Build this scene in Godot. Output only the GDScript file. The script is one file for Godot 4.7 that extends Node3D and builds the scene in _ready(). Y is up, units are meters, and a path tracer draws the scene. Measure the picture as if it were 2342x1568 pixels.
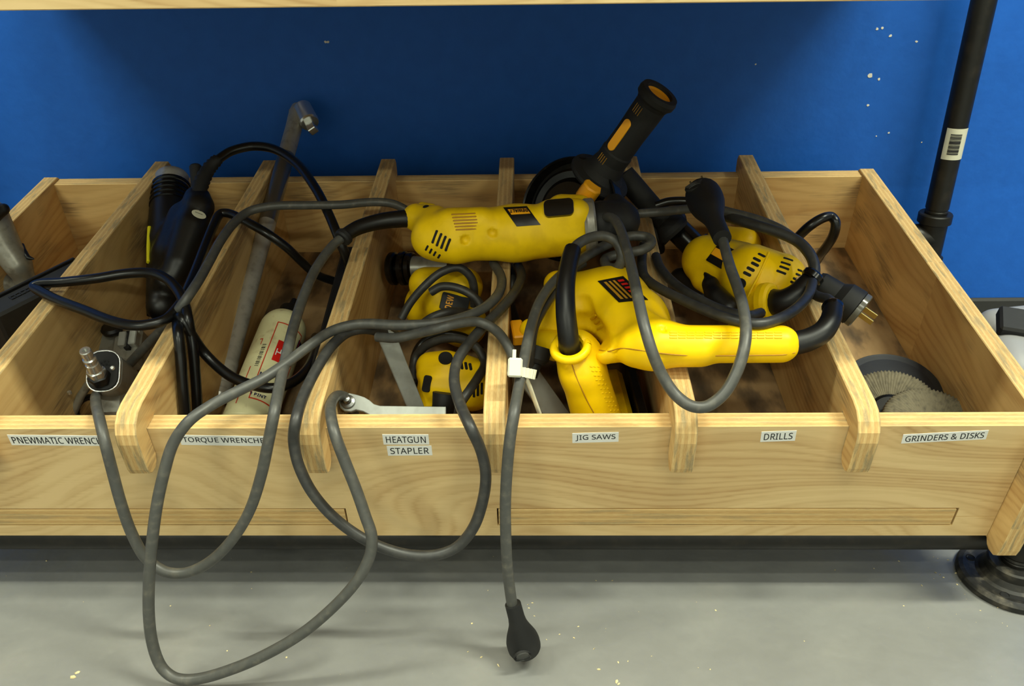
extends Node3D
# A plywood parts bin full of corded power tools on a pipe rack, in front of a blue workshop wall.

var M := {}
var names := {}
const TILT := 9.25            # the bin leans towards the viewer
var tray_origin := Vector3(0, 0.21248, 0)
var tray_basis := Basis(Vector3.RIGHT, deg_to_rad(9.25))
var rng := RandomNumberGenerator.new()

# ---------------------------------------------------------------- mesh building
class MB:
	var v := PackedVector3Array()
	var n := PackedVector3Array()
	var t := PackedVector2Array()
	var i := PackedInt32Array()
	func vert(p: Vector3, nn: Vector3, u := Vector2.ZERO) -> int:
		v.append(p); n.append(nn); t.append(u)
		return v.size() - 1
	func tri(a: int, b: int, c: int) -> void:
		var g := (v[c] - v[a]).cross(v[b] - v[a])
		if g.dot(n[a] + n[b] + n[c]) >= 0.0:
			i.append_array(PackedInt32Array([a, b, c]))
		else:
			i.append_array(PackedInt32Array([a, c, b]))
	func quad(a: int, b: int, c: int, d: int) -> void:
		tri(a, b, c); tri(a, c, d)
	func face(pts: Array, uvs: Array = []) -> void:      # flat convex polygon
		var g: Vector3 = (pts[2] - pts[0]).cross(pts[1] - pts[0]).normalized()
		var k := []
		for j in pts.size():
			k.append(vert(pts[j], g, uvs[j] if uvs.size() > 0 else Vector2.ZERO))
		for j in range(1, pts.size() - 1):
			i.append_array(PackedInt32Array([k[0], k[j], k[j + 1]]))
	func add_to(m: ArrayMesh, mat: Material) -> void:
		var a := []
		a.resize(Mesh.ARRAY_MAX)
		a[Mesh.ARRAY_VERTEX] = v; a[Mesh.ARRAY_NORMAL] = n; a[Mesh.ARRAY_TEX_UV] = t; a[Mesh.ARRAY_INDEX] = i
		m.add_surface_from_arrays(Mesh.PRIMITIVE_TRIANGLES, a)
		m.surface_set_material(m.get_surface_count() - 1, mat)

func numbered(called: String) -> String:
	var k: int = names.get(called, 0)
	names[called] = k + 1
	return called if k == 0 else "%s_%03d" % [called, k]

func thing(called: String, label: String, category: String, at := Vector3.ZERO, group := "") -> Node3D:
	var o := Node3D.new()
	o.name = numbered(called)
	add_child(o, true)
	o.position = at
	tag(o, label, category, group)
	return o

func tag(o: Node, label: String, category: String, group := "") -> void:
	o.set_meta("label", label)
	o.set_meta("category", category)
	if group != "":
		o.set_meta("group", group)

# commits shapes given in room coordinates as one named mesh under parent
func part(called: String, mb, mat: Material, parent: Node3D = self) -> MeshInstance3D:
	var mesh: ArrayMesh
	if mb is ArrayMesh:
		mesh = mb
	else:
		mesh = ArrayMesh.new()
		mb.add_to(mesh, mat)
	var o := MeshInstance3D.new()
	o.mesh = mesh
	o.name = numbered(called) if parent == self else called
	parent.add_child(o, true)
	if parent != self and not (parent is MeshInstance3D):
		o.position = -parent.position
	return o

func struct(called: String, mb, mat: Material, parent: Node3D = self) -> MeshInstance3D:
	var o := part(called, mb, mat, parent)
	if parent == self:
		o.set_meta("kind", "structure")
	return o

func frame_z(nrm: Vector3, xdir: Vector3) -> Basis:
	var z := nrm.normalized()
	var x := (xdir - z * xdir.dot(z)).normalized()
	return Basis(x, z.cross(x), z)

# box with chamfered edges, basis b, half size h
func box(mb: MB, c: Vector3, b: Basis, h: Vector3, ch := 0.0008, uvs := 1.0) -> void:
	ch = min(ch, min(h.x, min(h.y, h.z)) * 0.45)
	var ax := [Vector3.RIGHT, Vector3.UP, Vector3.BACK]
	for a in 3:
		for s in [-1.0, 1.0]:
			var u := (a + 1) % 3
			var w := (a + 2) % 3
			var nn: Vector3 = ax[a] * s
			var ids := []
			for q in [[-1, -1], [1, -1], [1, 1], [-1, 1]]:
				var p: Vector3 = ax[a] * (s * h[a]) + ax[u] * (q[0] * (h[u] - ch)) + ax[w] * (q[1] * (h[w] - ch))
				ids.append(mb.vert(c + b * p, b * nn, Vector2(p[u], p[w]) * uvs))
			mb.quad(ids[0], ids[1], ids[2], ids[3])
	for a in 3:                                                    # edges along axis a
		var u := (a + 1) % 3
		var w := (a + 2) % 3
		for su in [-1.0, 1.0]:
			for sw in [-1.0, 1.0]:
				var nn: Vector3 = (ax[u] * su + ax[w] * sw).normalized()
				var ids := []
				for q in [[-1, 0], [1, 0], [1, 1], [-1, 1]]:
					var p: Vector3 = ax[a] * (q[0] * (h[a] - ch))
					if q[1] == 0: p += ax[u] * (su * h[u]) + ax[w] * (sw * (h[w] - ch))
					else: p += ax[u] * (su * (h[u] - ch)) + ax[w] * (sw * h[w])
					ids.append(mb.vert(c + b * p, b * nn, Vector2(p[a], p[u]) * uvs))
				mb.quad(ids[0], ids[1], ids[2], ids[3])
	for sx in [-1.0, 1.0]:
		for sy in [-1.0, 1.0]:
			for sz in [-1.0, 1.0]:
				var nn := Vector3(sx, sy, sz).normalized()
				var q := Vector3(sx * h.x, sy * h.y, sz * h.z)
				var a := mb.vert(c + b * (q - Vector3(0, sy, sz) * ch), b * nn)
				var d := mb.vert(c + b * (q - Vector3(sx, 0, sz) * ch), b * nn)
				var e := mb.vert(c + b * (q - Vector3(sx, sy, 0) * ch), b * nn)
				mb.tri(a, d, e)

# tube along a polyline; r is a number or one radius per point
func tube(mb: MB, pts: Array, r, sides := 10, caps := true, flat := 1.0) -> void:
	var t0: Vector3 = (pts[1] - pts[0]).normalized()
	var up := Vector3.UP if abs(t0.y) < 0.9 else Vector3.RIGHT
	var x := t0.cross(up).normalized()
	var prev := []
	var run := 0.0
	for k in pts.size():
		var d: Vector3
		if k == 0: d = pts[1] - pts[0]
		elif k == pts.size() - 1: d = pts[k] - pts[k - 1]
		else: d = (pts[k + 1] - pts[k]).normalized() + (pts[k] - pts[k - 1]).normalized()
		d = d.normalized()
		x = (x - d * x.dot(d)).normalized()
		var y := d.cross(x)
		var rad: float = r[k] if r is Array else r
		if k > 0: run += pts[k].distance_to(pts[k - 1])
		var ring := []
		for s in sides + 1:
			var a := TAU * s / sides
			var nn := x * cos(a) + y * sin(a) * flat
			ring.append(mb.vert(pts[k] + (x * cos(a) + y * sin(a) * flat) * rad, nn.normalized(), Vector2(float(s) / sides, run * 20.0)))
		if k > 0:
			for s in sides:
				mb.quad(prev[s], prev[s + 1], ring[s + 1], ring[s])
		if caps and (k == 0 or k == pts.size() - 1):
			var nn: Vector3 = -d if k == 0 else d
			var c := mb.vert(pts[k], nn)
			for s in sides:
				mb.tri(c, mb.vert(mb.v[ring[s]], nn), mb.vert(mb.v[ring[s + 1]], nn))
		prev = ring

# smooth curve through the points
func curve(pts: Array, steps := 6) -> Array:
	var o := []
	for k in pts.size() - 1:
		var a: Vector3 = pts[max(k - 1, 0)]
		var b: Vector3 = pts[k]
		var c: Vector3 = pts[k + 1]
		var d: Vector3 = pts[min(k + 2, pts.size() - 1)]
		for s in steps:
			var t := float(s) / steps
			# centripetal-like tension keeps the cord from kinking where points are uneven
			var l := b.distance_to(c)
			var m1: Vector3 = (c - a) * (l / max(1e-6, l + b.distance_to(a)))
			var m2: Vector3 = (d - b) * (l / max(1e-6, l + d.distance_to(c)))
			var t2 := t * t
			var t3 := t2 * t
			o.append(b * (2 * t3 - 3 * t2 + 1) + m1 * (t3 - 2 * t2 + t) + c * (-2 * t3 + 3 * t2) + m2 * (t3 - t2))
	o.append(pts[-1])
	return o

func cord(called: String, pts: Array, r: float, mat: Material, parent: Node3D = self, sides := 10) -> MeshInstance3D:
	var mb := MB.new()
	tube(mb, curve(pts, 6), r, sides)
	return part(called, mb, mat, parent)

# tapered rubber boot along points
func boot(called: String, pts: Array, r0: float, r1: float, mat: Material, parent: Node3D, ribs := 0) -> MeshInstance3D:
	var mb := MB.new()
	var c := curve(pts, 10)
	var rad := []
	for k in c.size():
		var f := float(k) / (c.size() - 1)
		var q: float = lerp(r0, r1, f)
		if ribs > 0 and f > 0.15:
			q *= 1.0 + 0.10 * sin(f * ribs * TAU)
		rad.append(q)
	tube(mb, c, rad, 14)
	return part(called, mb, mat, parent)

# surface of revolution from a to b; profile of [distance along in metres, radius]
func lathe(mb: MB, a: Vector3, dir: Vector3, prof: Array, sides := 28, sharp := false) -> void:
	var d := dir.normalized()
	var x := d.cross(Vector3.UP if abs(d.y) < 0.9 else Vector3.RIGHT).normalized()
	var y := d.cross(x)
	for k in prof.size() - 1:
		var p0: Array = prof[k]
		var p1: Array = prof[k + 1]
		var e := Vector2(p1[0] - p0[0], p1[1] - p0[1])
		if e.length() < 1e-7: continue
		var sn := Vector2(-e.y, e.x).normalized()             # (along, out)
		var ra := []
		var rb := []
		for s in sides + 1:
			var t := TAU * s / sides
			var o := x * cos(t) + y * sin(t)
			var nn := (d * sn.x + o * sn.y).normalized()
			ra.append(mb.vert(a + d * p0[0] + o * p0[1], nn, Vector2(float(s) / sides, p0[0] * 10.0)))
			rb.append(mb.vert(a + d * p1[0] + o * p1[1], nn, Vector2(float(s) / sides, p1[0] * 10.0)))
		for s in sides:
			if p0[1] > 1e-6: mb.tri(ra[s], ra[s + 1], rb[s + 1])
			if p1[1] > 1e-6: mb.tri(ra[s], rb[s + 1], rb[s])
	# profiles run from a upward, so outward normals point left of the walk; flip if built the other way

# solid of a 2-d outline in plane (bx, by) with thickness along bz, centred on c; edge strip is a second surface
func slab(outline: Array, c: Vector3, b: Basis, th: float, face_mat: Material, edge_mat: Material, ch := 0.0007, uvo := Vector2.ZERO) -> ArrayMesh:
	var P := PackedVector2Array(outline)
	if not Geometry2D.is_polygon_clockwise(P):
		P.reverse()
	var m := P.size()
	var IN := PackedVector2Array()
	for k in m:
		var e0 := (P[k] - P[(k - 1 + m) % m]).normalized()
		var e1 := (P[(k + 1) % m] - P[k]).normalized()
		var n0 := Vector2(e0.y, -e0.x)
		var n1 := Vector2(e1.y, -e1.x)
		var bis := n0 + n1
		bis = bis / max(0.35, bis.dot(n0) )
		IN.append(P[k] + bis * ch)
	# pick the inward side
	var area := 0.0
	var area_in := 0.0
	for k in m:
		area += P[k].cross(P[(k + 1) % m])
		area_in += IN[k].cross(IN[(k + 1) % m])
	if abs(area_in) > abs(area):
		for k in m:
			IN[k] = P[k] * 2.0 - IN[k]
	var tris := Geometry2D.triangulate_polygon(IN)
	var fm := MB.new()
	var em := MB.new()
	for s in [-1.0, 1.0]:
		var nn: Vector3 = b.z * s
		var base := fm.v.size()
		for k in m:
			fm.vert(c + b * Vector3(IN[k].x, IN[k].y, s * th * 0.5), nn, IN[k] + uvo)
		for k in range(0, tris.size(), 3):
			fm.tri(base + tris[k], base + tris[k + 1], base + tris[k + 2])
	var run := 0.0
	for k in m:
		var k2 := (k + 1) % m
		var e := P[k2] - P[k]
		var l := e.length()
		if l < 1e-7: continue
		var o := Vector2(e.y, -e.x).normalized()
		if (IN[k] - P[k]).dot(o) > 0.0: o = -o
		var nn := b * Vector3(o.x, o.y, 0)
		var zi := th * 0.5 - ch
		var q := []
		q.append(em.vert(c + b * Vector3(P[k].x, P[k].y, -zi), nn, Vector2(run, 0.04)))
		q.append(em.vert(c + b * Vector3(P[k2].x, P[k2].y, -zi), nn, Vector2(run + l, 0.04)))
		q.append(em.vert(c + b * Vector3(P[k2].x, P[k2].y, zi), nn, Vector2(run + l, 0.96)))
		q.append(em.vert(c + b * Vector3(P[k].x, P[k].y, zi), nn, Vector2(run, 0.96)))
		em.quad(q[0], q[1], q[2], q[3])
		for s in [-1.0, 1.0]:
			var n2: Vector3 = (nn + b.z * s).normalized()
			var a0 := em.vert(c + b * Vector3(P[k].x, P[k].y, s * zi), n2, Vector2(run, 0.5 + 0.46 * s))
			var a1 := em.vert(c + b * Vector3(P[k2].x, P[k2].y, s * zi), n2, Vector2(run + l, 0.5 + 0.46 * s))
			var a2 := em.vert(c + b * Vector3(IN[k2].x, IN[k2].y, s * th * 0.5), n2, Vector2(run + l, 0.5 + 0.5 * s))
			var a3 := em.vert(c + b * Vector3(IN[k].x, IN[k].y, s * th * 0.5), n2, Vector2(run, 0.5 + 0.5 * s))
			em.quad(a0, a1, a2, a3)
		run += l
	var mesh := ArrayMesh.new()
	fm.add_to(mesh, face_mat)
	em.add_to(mesh, edge_mat)
	return mesh

func rect(x0: float, y0: float, x1: float, y1: float) -> Array:
	return [Vector2(x0, y0), Vector2(x1, y0), Vector2(x1, y1), Vector2(x0, y1)]

func rounded(w: float, h: float, r: float, seg := 5) -> Array:
	var o := []
	for q in [[1, 1, 0.0], [-1, 1, 0.5], [-1, -1, 1.0], [1, -1, 1.5]]:
		for k in seg + 1:
			var a: float = PI * (q[2] + 0.5 * k / seg)
			o.append(Vector2(q[0] * (w - r) + cos(a) * r, q[1] * (h - r) + sin(a) * r))
	return o

func circle(r: float, seg := 20, sy := 1.0) -> Array:
	var o := []
	for k in seg:
		o.append(Vector2(cos(TAU * k / seg) * r, sin(TAU * k / seg) * r * sy))
	return o

# thin plate lying on a surface point p with normal nrm
func plate(called: String, outline: Array, p: Vector3, nrm: Vector3, xdir: Vector3, th: float, mat: Material, parent: Node3D, sink := 0.5) -> MeshInstance3D:
	var b := frame_z(nrm, xdir)
	return part(called, slab(outline, p + b.z * th * (0.5 - sink), b, th, mat, mat, min(0.0004, th * 0.3)), mat, parent)

# thin sticker that follows a curved housing: a grid of points on its surface
func sheet(called: String, rows: Array, mat: Material, parent: Node3D) -> MeshInstance3D:
	var mb := MB.new()
	var ids := []
	for i in rows.size():
		var r := []
		for j in rows[i].size():
			var du: Vector3 = rows[min(i + 1, rows.size() - 1)][j] - rows[max(i - 1, 0)][j]
			var dv: Vector3 = rows[i][min(j + 1, rows[i].size() - 1)] - rows[i][max(j - 1, 0)]
			var nn := du.cross(dv).normalized()
			if nn.y < 0.0: nn = -nn
			r.append(mb.vert(rows[i][j], nn))
		ids.append(r)
	for i in rows.size() - 1:
		for j in rows[i].size() - 1:
			mb.quad(ids[i][j], ids[i + 1][j], ids[i + 1][j + 1], ids[i][j + 1])
	return part(called, mb, mat, parent)

func lettering(called: String, txt: String, p: Vector3, nrm: Vector3, xdir: Vector3, w: float, h: float, mat: Material, parent: Node3D, bold := false) -> MeshInstance3D:
	var tm := TextMesh.new()
	var f := SystemFont.new()
	f.font_names = PackedStringArray(["Droid Sans"])
	if bold: f.font_weight = 700
	tm.font = f
	tm.text = txt
	tm.font_size = 48
	tm.pixel_size = 0.001
	tm.depth = 0.004
	tm.material = mat
	var bb := tm.get_aabb()
	var o := MeshInstance3D.new()
	o.mesh = tm
	o.name = called
	parent.add_child(o, true)
	var b := frame_z(nrm, xdir)
	var sx: float = w / max(1e-6, bb.size.x)
	var sy: float = h / max(1e-6, bb.size.y)
	var sz := 0.0003 / 0.004
	var bs := Basis(b.x * sx, b.y * sy, b.z * sz)
	var pos := p - bs * (bb.position + bb.size * 0.5)
	if parent != self and not (parent is MeshInstance3D): pos -= parent.position
	o.transform = Transform3D(bs, pos)
	return o

# ---------------------------------------------------------------- blended solids (distance field, surface nets)
func blend(prims: Array, cell: float) -> MB:
	var lo := Vector3(1e9, 1e9, 1e9)
	var hi := -lo
	for q in prims:
		if q[0] != "cap": continue
		var r: float = max(q[3], q[4]) + cell * 2.5
		for e in [q[1], q[2]]:
			lo = lo.min(e - Vector3.ONE * r)
			hi = hi.max(e + Vector3.ONE * r)
	var nx := int(ceil((hi.x - lo.x) / cell)) + 1
	var ny := int(ceil((hi.y - lo.y) / cell)) + 1
	var nz := int(ceil((hi.z - lo.z) / cell)) + 1
	var F := PackedFloat32Array()
	F.resize(nx * ny * nz)
	F.fill(1.0)
	for q in prims:
		var A: Vector3 = q[1]
		var B: Vector3 = q[2]
		var ra: float = q[3]
		var rb: float = q[4]
		var k: float = max(q[5], 1e-5)
		var cut: bool = q[0] == "-cap"
		var grow: float = max(ra, rb) + k + cell * 2.5
		var l: Vector3 = (A.min(B) - Vector3.ONE * grow - lo) / cell
		var h: Vector3 = (A.max(B) + Vector3.ONE * grow - lo) / cell
		var AB := B - A
		var il: float = 1.0 / max(1e-12, AB.length_squared())
		for z in range(max(0, int(l.z)), min(nz, int(h.z) + 2)):
			for y in range(max(0, int(l.y)), min(ny, int(h.y) + 2)):
				var row := (z * ny + y) * nx
				for x in range(max(0, int(l.x)), min(nx, int(h.x) + 2)):
					var p := lo + Vector3(x, y, z) * cell - A
					var t: float = clamp(p.dot(AB) * il, 0.0, 1.0)
					var d := (p - AB * t).length() - (ra + (rb - ra) * t)
					var o := F[row + x]
					if cut:
						d = -d
						var hh: float = max(k - abs(o - d), 0.0) / k
						F[row + x] = max(o, d) + hh * hh * k * 0.25
					else:
						var hh: float = max(k - abs(o - d), 0.0) / k
						F[row + x] = min(o, d) - hh * hh * k * 0.25
	var mb := MB.new()
	var id := PackedInt32Array()
	id.resize(nx * ny * nz)
	id.fill(-1)
	var sy := nx
	var sz := nx * ny
	for z in nz - 1:
		for y in ny - 1:
			for x in nx - 1:
				var c := (z * ny + y) * nx + x
				var f0 := F[c]
				if f0 > cell * 2.0 or f0 < -cell * 2.0: continue
				var f1 := F[c + 1]
				var f2 := F[c + sy]
				var f3 := F[c + sy + 1]
				var f4 := F[c + sz]
				var f5 := F[c + sz + 1]
				var f6 := F[c + sz + sy]
				var f7 := F[c + sz + sy + 1]
				var neg := int(f0 < 0) + int(f1 < 0) + int(f2 < 0) + int(f3 < 0) + int(f4 < 0) + int(f5 < 0) + int(f6 < 0) + int(f7 < 0)
				if neg == 0 or neg == 8: continue
				var g := Vector3(f1 + f3 + f5 + f7 - f0 - f2 - f4 - f6, f2 + f3 + f6 + f7 - f0 - f1 - f4 - f5, f4 + f5 + f6 + f7 - f0 - f1 - f2 - f3) * 0.25
				var mean := (f0 + f1 + f2 + f3 + f4 + f5 + f6 + f7) * 0.125
				var off: Vector3 = Vector3(0.5, 0.5, 0.5) - g * (mean / max(1e-9, g.length_squared()))
				off = off.clamp(Vector3(-0.1, -0.1, -0.1), Vector3(1.1, 1.1, 1.1))
				id[c] = mb.vert(lo + (Vector3(x, y, z) + off) * cell, g.normalized())
	for z in range(1, nz - 1):
		for y in range(1, ny - 1):
			for x in range(1, nx - 1):
				var c := (z * ny + y) * nx + x
				var f0 := F[c]
				if f0 > cell * 2.0 or f0 < -cell * 2.0: continue
				var a := f0 < 0
				if a != (F[c + 1] < 0):
					_q(mb, id[c], id[c - sy], id[c - sy - sz], id[c - sz])
				if a != (F[c + sy] < 0):
					_q(mb, id[c], id[c - 1], id[c - 1 - sz], id[c - sz])
				if a != (F[c + sz] < 0):
					_q(mb, id[c], id[c - 1], id[c - 1 - sy], id[c - sy])
	return mb

func _q(mb: MB, a: int, b: int, c: int, d: int) -> void:
	if a < 0 or b < 0 or c < 0 or d < 0: return
	mb.quad(a, b, c, d)

# ---------------------------------------------------------------- materials
func plain(c: Color, rough := 0.6, metal := 0.0) -> StandardMaterial3D:
	var m := StandardMaterial3D.new()
	m.albedo_color = c
	m.roughness = rough
	m.metallic = metal
	return m

func noise_tex(freq: float, stops: Array, cols: Array, seed_ := 1, size := 512, normal := false, bump := 4.0) -> NoiseTexture2D:
	var fn := FastNoiseLite.new()
	fn.seed = seed_
	fn.noise_type = FastNoiseLite.TYPE_SIMPLEX_SMOOTH
	fn.frequency = freq
	fn.fractal_octaves = 5
	var nt := NoiseTexture2D.new()
	nt.width = size
	nt.height = size
	nt.seamless = true
	nt.noise = fn
	if normal:
		nt.as_normal_map = true
		nt.bump_strength = bump
	elif cols.size() > 0:
		var g := Gradient.new()
		g.offsets = PackedFloat32Array(stops)
		g.colors = PackedColorArray(cols)
		nt.color_ramp = g
	return nt

# smudged surface: a colour with grime patches, mapped on all sides
func smudged(c: Color, dirt: Color, rough: float, scale := 6.0, seed_ := 1, metal := 0.0, lo := 0.55, hi := 0.8) -> StandardMaterial3D:
	var m := plain(Color.WHITE, rough, metal)
	m.albedo_texture = noise_tex(0.012, [0.0, lo, hi, 1.0], [c, c, c.lerp(dirt, 0.5), dirt], seed_, 512)
	m.uv1_triplanar = true
	m.uv1_scale = Vector3.ONE * scale
	return m

# veneer: wavy growth lines running along u; 1.2 m by 0.4 m
func veneer(light: Color, dark: Color, seed_: int, rings := 26.0, wave := 1.0, w := 1024, h := 384, grime := 0.0) -> ImageTexture:
	var n1 := FastNoiseLite.new()
	n1.seed = seed_
	n1.frequency = 1.0
	n1.fractal_octaves = 2
	var n2 := FastNoiseLite.new()
	n2.seed = seed_ + 7
	n2.frequency = 1.0
	n2.fractal_octaves = 3
	var im := Image.create(w, h, true, Image.FORMAT_RGB8)
	for y in h:
		for x in w:
			var u := float(x) / w
			var v := float(y) / h
			var a := n1.get_noise_2d(u * 2.2, v * 1.5) * wave
			var fib := n2.get_noise_2d(u * 24.0, v * 150.0)
			var broad := n2.get_noise_2d(u * 1.4 + 31.0, v * 4.0 + a)
			var tt := (v + 0.13 * a + 0.004 * fib) * rings
			var s := 0.5 + 0.5 * sin(tt * TAU)
			var line := s * s * s
			var fat := 0.5 + 0.5 * sin(tt * TAU * 0.37 + 1.0)
			var k: float = clamp(0.12 + 0.26 * line * clamp(0.7 + 1.2 * broad, 0.15, 1.0) + 0.14 * fat * fat + 0.07 * fib + 0.30 * broad, 0.0, 1.0)
			var c := light.lerp(dark, k)
			if grime > 0.0:
				var g: float = clamp((n2.get_noise_2d(u * 7.0 + 9.0, v * 5.0 + 70.0) - 0.12) * 2.6, 0.0, 1.0) * (0.55 + 0.9 * fib)
				c = c.lerp(Color(0.40, 0.33, 0.24), clamp(g * grime, 0.0, 0.7))
			im.set_pixel(x, y, c)
	im.generate_mipmaps()
	return ImageTexture.create_from_image(im)

# end grain of plywood: plies across v, fibres and stains along u
func ply_edge(seed_: int, grime: float) -> ImageTexture:
	var w := 1024
	var h := 64
	var n := FastNoiseLite.new()
	n.seed = seed_
	n.frequency = 1.0
	n.fractal_octaves = 3
	var im := Image.create(w, h, true, Image.FORMAT_RGB8)
	var pale := Color(0.83, 0.705, 0.475)
	var tan := Color(0.75, 0.60, 0.375)
	var grey := Color(0.56, 0.50, 0.37)
	for y in h:
		for x in w:
			var u := float(x) / w
			var v := float(y) / h
			var ply := int(v * 7.0 + 0.12 * n.get_noise_2d(u * 9.0, 3.0))
			var c := pale if ply % 2 == 0 else tan
			var e: float = abs(fposmod(v * 7.0, 1.0) - 0.5)
			if e > 0.44: c = c.lerp(Color(0.62, 0.46, 0.27), 0.35)
			var fib := n.get_noise_2d(u * 60.0, v * 22.0 + ply * 5.0)
			c = c.lerp(tan if ply % 2 == 0 else pale, clamp(0.3 + fib, 0.0, 0.8) * 0.6)
			var st: float = clamp((n.get_noise_2d(u * 7.0 + 50.0, v * 2.5) - 0.08) * 2.2, 0.0, 1.0) * grime
			st *= 0.6 + 0.8 * abs(n.get_noise_2d(u * 90.0, v * 14.0 + 20.0))
			c = c.lerp(grey, clamp(st, 0.0, 0.85))
			im.set_pixel(x, y, c)
	im.generate_mipmaps()
	return ImageTexture.create_from_image(im)

func veneer_mat(t: Texture2D, rough := 0.62) -> StandardMaterial3D:
	var m := plain(Color.WHITE, rough)
	m.albedo_texture = t
	m.uv1_scale = Vector3(1.0 / 1.2, 1.0 / 0.4, 1)
	return m

func make_materials() -> void:
	var face := veneer(Color(0.86, 0.745, 0.535), Color(0.63, 0.47, 0.27), 4, 52.0, 1.7, 2048, 640)
	var face2 := veneer(Color(0.85, 0.71, 0.47), Color(0.60, 0.42, 0.21), 19, 34.0, 1.3, 1024, 384, 0.55)
	M.ply_front = veneer_mat(face)
	M.ply = veneer_mat(face2)
	M.ply_end = M.ply
	M.edge = plain(Color.WHITE, 0.75)
	M.edge.albedo_texture = ply_edge(3, 0.5)
	M.edge.uv1_scale = Vector3(2.2, 1, 1)
	M.edge_tab = plain(Color.WHITE, 0.75)
	M.edge_tab.albedo_texture = M.edge.albedo_texture
	M.edge_tab.uv1_scale = Vector3(1.3, 1, 1)
	M.chrome_dull = plain(Color(0.55, 0.55, 0.54), 0.32, 0.95)
	M.red_line = plain(Color(0.80, 0.22, 0.10), 0.5)
	M.edge_worn = plain(Color.WHITE, 0.78)
	M.edge_worn.albedo_texture = ply_edge(11, 0.95)
	M.edge_worn.uv1_scale = Vector3(2.6, 1, 1)
	M.ply_floor = plain(Color.WHITE, 0.8)
	M.ply_floor.albedo_texture = noise_tex(0.010, [0.0, 0.42, 0.62, 1.0], [Color(0.70, 0.58, 0.41), Color(0.62, 0.50, 0.34), Color(0.45, 0.36, 0.25), Color(0.24, 0.20, 0.15)], 8, 512)
	M.ply_floor.uv1_triplanar = true
	M.ply_floor.uv1_scale = Vector3(5, 5, 2.2)
	M.wall = plain(Color(0.11, 0.37, 0.74), 0.5)
	M.wall.metallic_specular = 0.35
	M.wall.albedo_texture = noise_tex(0.02, [0.0, 1.0], [Color(0.94, 0.95, 0.96), Color(1, 1, 1)], 5, 512)
	M.wall.normal_enabled = true
	M.wall.normal_texture = noise_tex(0.05, [], [], 6, 512, true, 1.2)
	M.wall.normal_scale = 0.25
	M.wall.uv1_triplanar = true
	M.wall.uv1_scale = Vector3.ONE * 3.0
	M.floor = plain(Color.WHITE, 0.42)
	M.floor.albedo_texture = noise_tex(0.006, [0.0, 0.35, 0.6, 1.0], [Color(0.445, 0.445, 0.44), Color(0.462, 0.462, 0.455), Color(0.475, 0.475, 0.467), Color(0.51, 0.505, 0.49)], 21, 1024)
	M.floor.uv1_triplanar = true
	M.floor.uv1_scale = Vector3.ONE * 1.1
	M.floor.normal_enabled = true
	M.floor.normal_texture = noise_tex(0.03, [], [], 9, 512, true, 2.0)
	M.floor.normal_scale = 0.35
	M.yellow = smudged(Color(0.97, 0.79, 0.02), Color(0.86, 0.69, 0.08), 0.40, 5.0, 3, 0.0, 0.45, 0.9)
	M.yellow_old = smudged(Color(0.94, 0.78, 0.03), Color(0.76, 0.61, 0.10), 0.48, 5.0, 14, 0.0, 0.40, 0.9)
	M.yellow.metallic_specular = 0.35
	M.yellow_old.metallic_specular = 0.35
	M.amber = plain(Color(0.96, 0.66, 0.07), 0.5)
	M.amber_dark = plain(Color(0.66, 0.47, 0.03), 0.6)
	M.wrench_steel = smudged(Color(0.68, 0.67, 0.64), Color(0.46, 0.44, 0.40), 0.3, 10.0, 73, 0.35)
	M.iron_oily = smudged(Color(0.07, 0.065, 0.06), Color(0.24, 0.20, 0.15), 0.35, 10.0, 71, 0.5)
	M.black = smudged(Color(0.035, 0.035, 0.037), Color(0.10, 0.095, 0.085), 0.42, 9.0, 31)
	M.black_gloss = plain(Color(0.022, 0.022, 0.024), 0.22)
	M.black_matte = smudged(Color(0.05, 0.05, 0.05), Color(0.13, 0.125, 0.115), 0.65, 9.0, 33)
	M.slot = plain(Color(0.015, 0.013, 0.012), 0.8)
	M.cord_grey = smudged(Color(0.26, 0.26, 0.25), Color(0.42, 0.40, 0.35), 0.45, 14.0, 41, 0.0, 0.5, 0.9)
	M.cord_dark = smudged(Color(0.175, 0.175, 0.172), Color(0.32, 0.305, 0.27), 0.45, 14.0, 43, 0.0, 0.5, 0.9)
	M.cord_black = plain(Color(0.045, 0.045, 0.047), 0.3)
	M.steel = smudged(Color(0.60, 0.61, 0.59), Color(0.50, 0.50, 0.47), 0.42, 8.0, 51, 0.25)
	M.steel_dull = smudged(Color(0.56, 0.55, 0.51), Color(0.36, 0.34, 0.30), 0.36, 10.0, 53, 0.35)
	M.chrome = plain(Color(0.86, 0.86, 0.84), 0.24, 0.85)
	M.brass = plain(Color(0.78, 0.70, 0.42), 0.3, 0.9)
	M.iron = smudged(Color(0.10, 0.095, 0.085), Color(0.20, 0.175, 0.14), 0.42, 6.0, 57, 0.35)
	M.iron_dusty = smudged(Color(0.12, 0.115, 0.105), Color(0.42, 0.39, 0.33), 0.55, 9.0, 59, 0.3, 0.5, 0.75)
	M.label = plain(Color(0.88, 0.88, 0.86), 0.45)
	M.ink = plain(Color(0.08, 0.08, 0.09), 0.6)
	M.white_sticker = plain(Color(0.80, 0.79, 0.70), 0.5)
	M.red = plain(Color(0.82, 0.10, 0.05), 0.5)
	M.blue_ink = plain(Color(0.08, 0.10, 0.28), 0.5)
	M.bottle = smudged(Color(0.88, 0.86, 0.68), Color(0.62, 0.52, 0.36), 0.4, 8.0, 61, 0.0, 0.62, 0.9)
	M.case_grey = plain(Color(0.56, 0.56, 0.57), 0.5)
	M.nylon = plain(Color(0.86, 0.85, 0.76), 0.4)
	M.base_rubber = plain(Color(0.17, 0.17, 0.165), 0.6)
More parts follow.
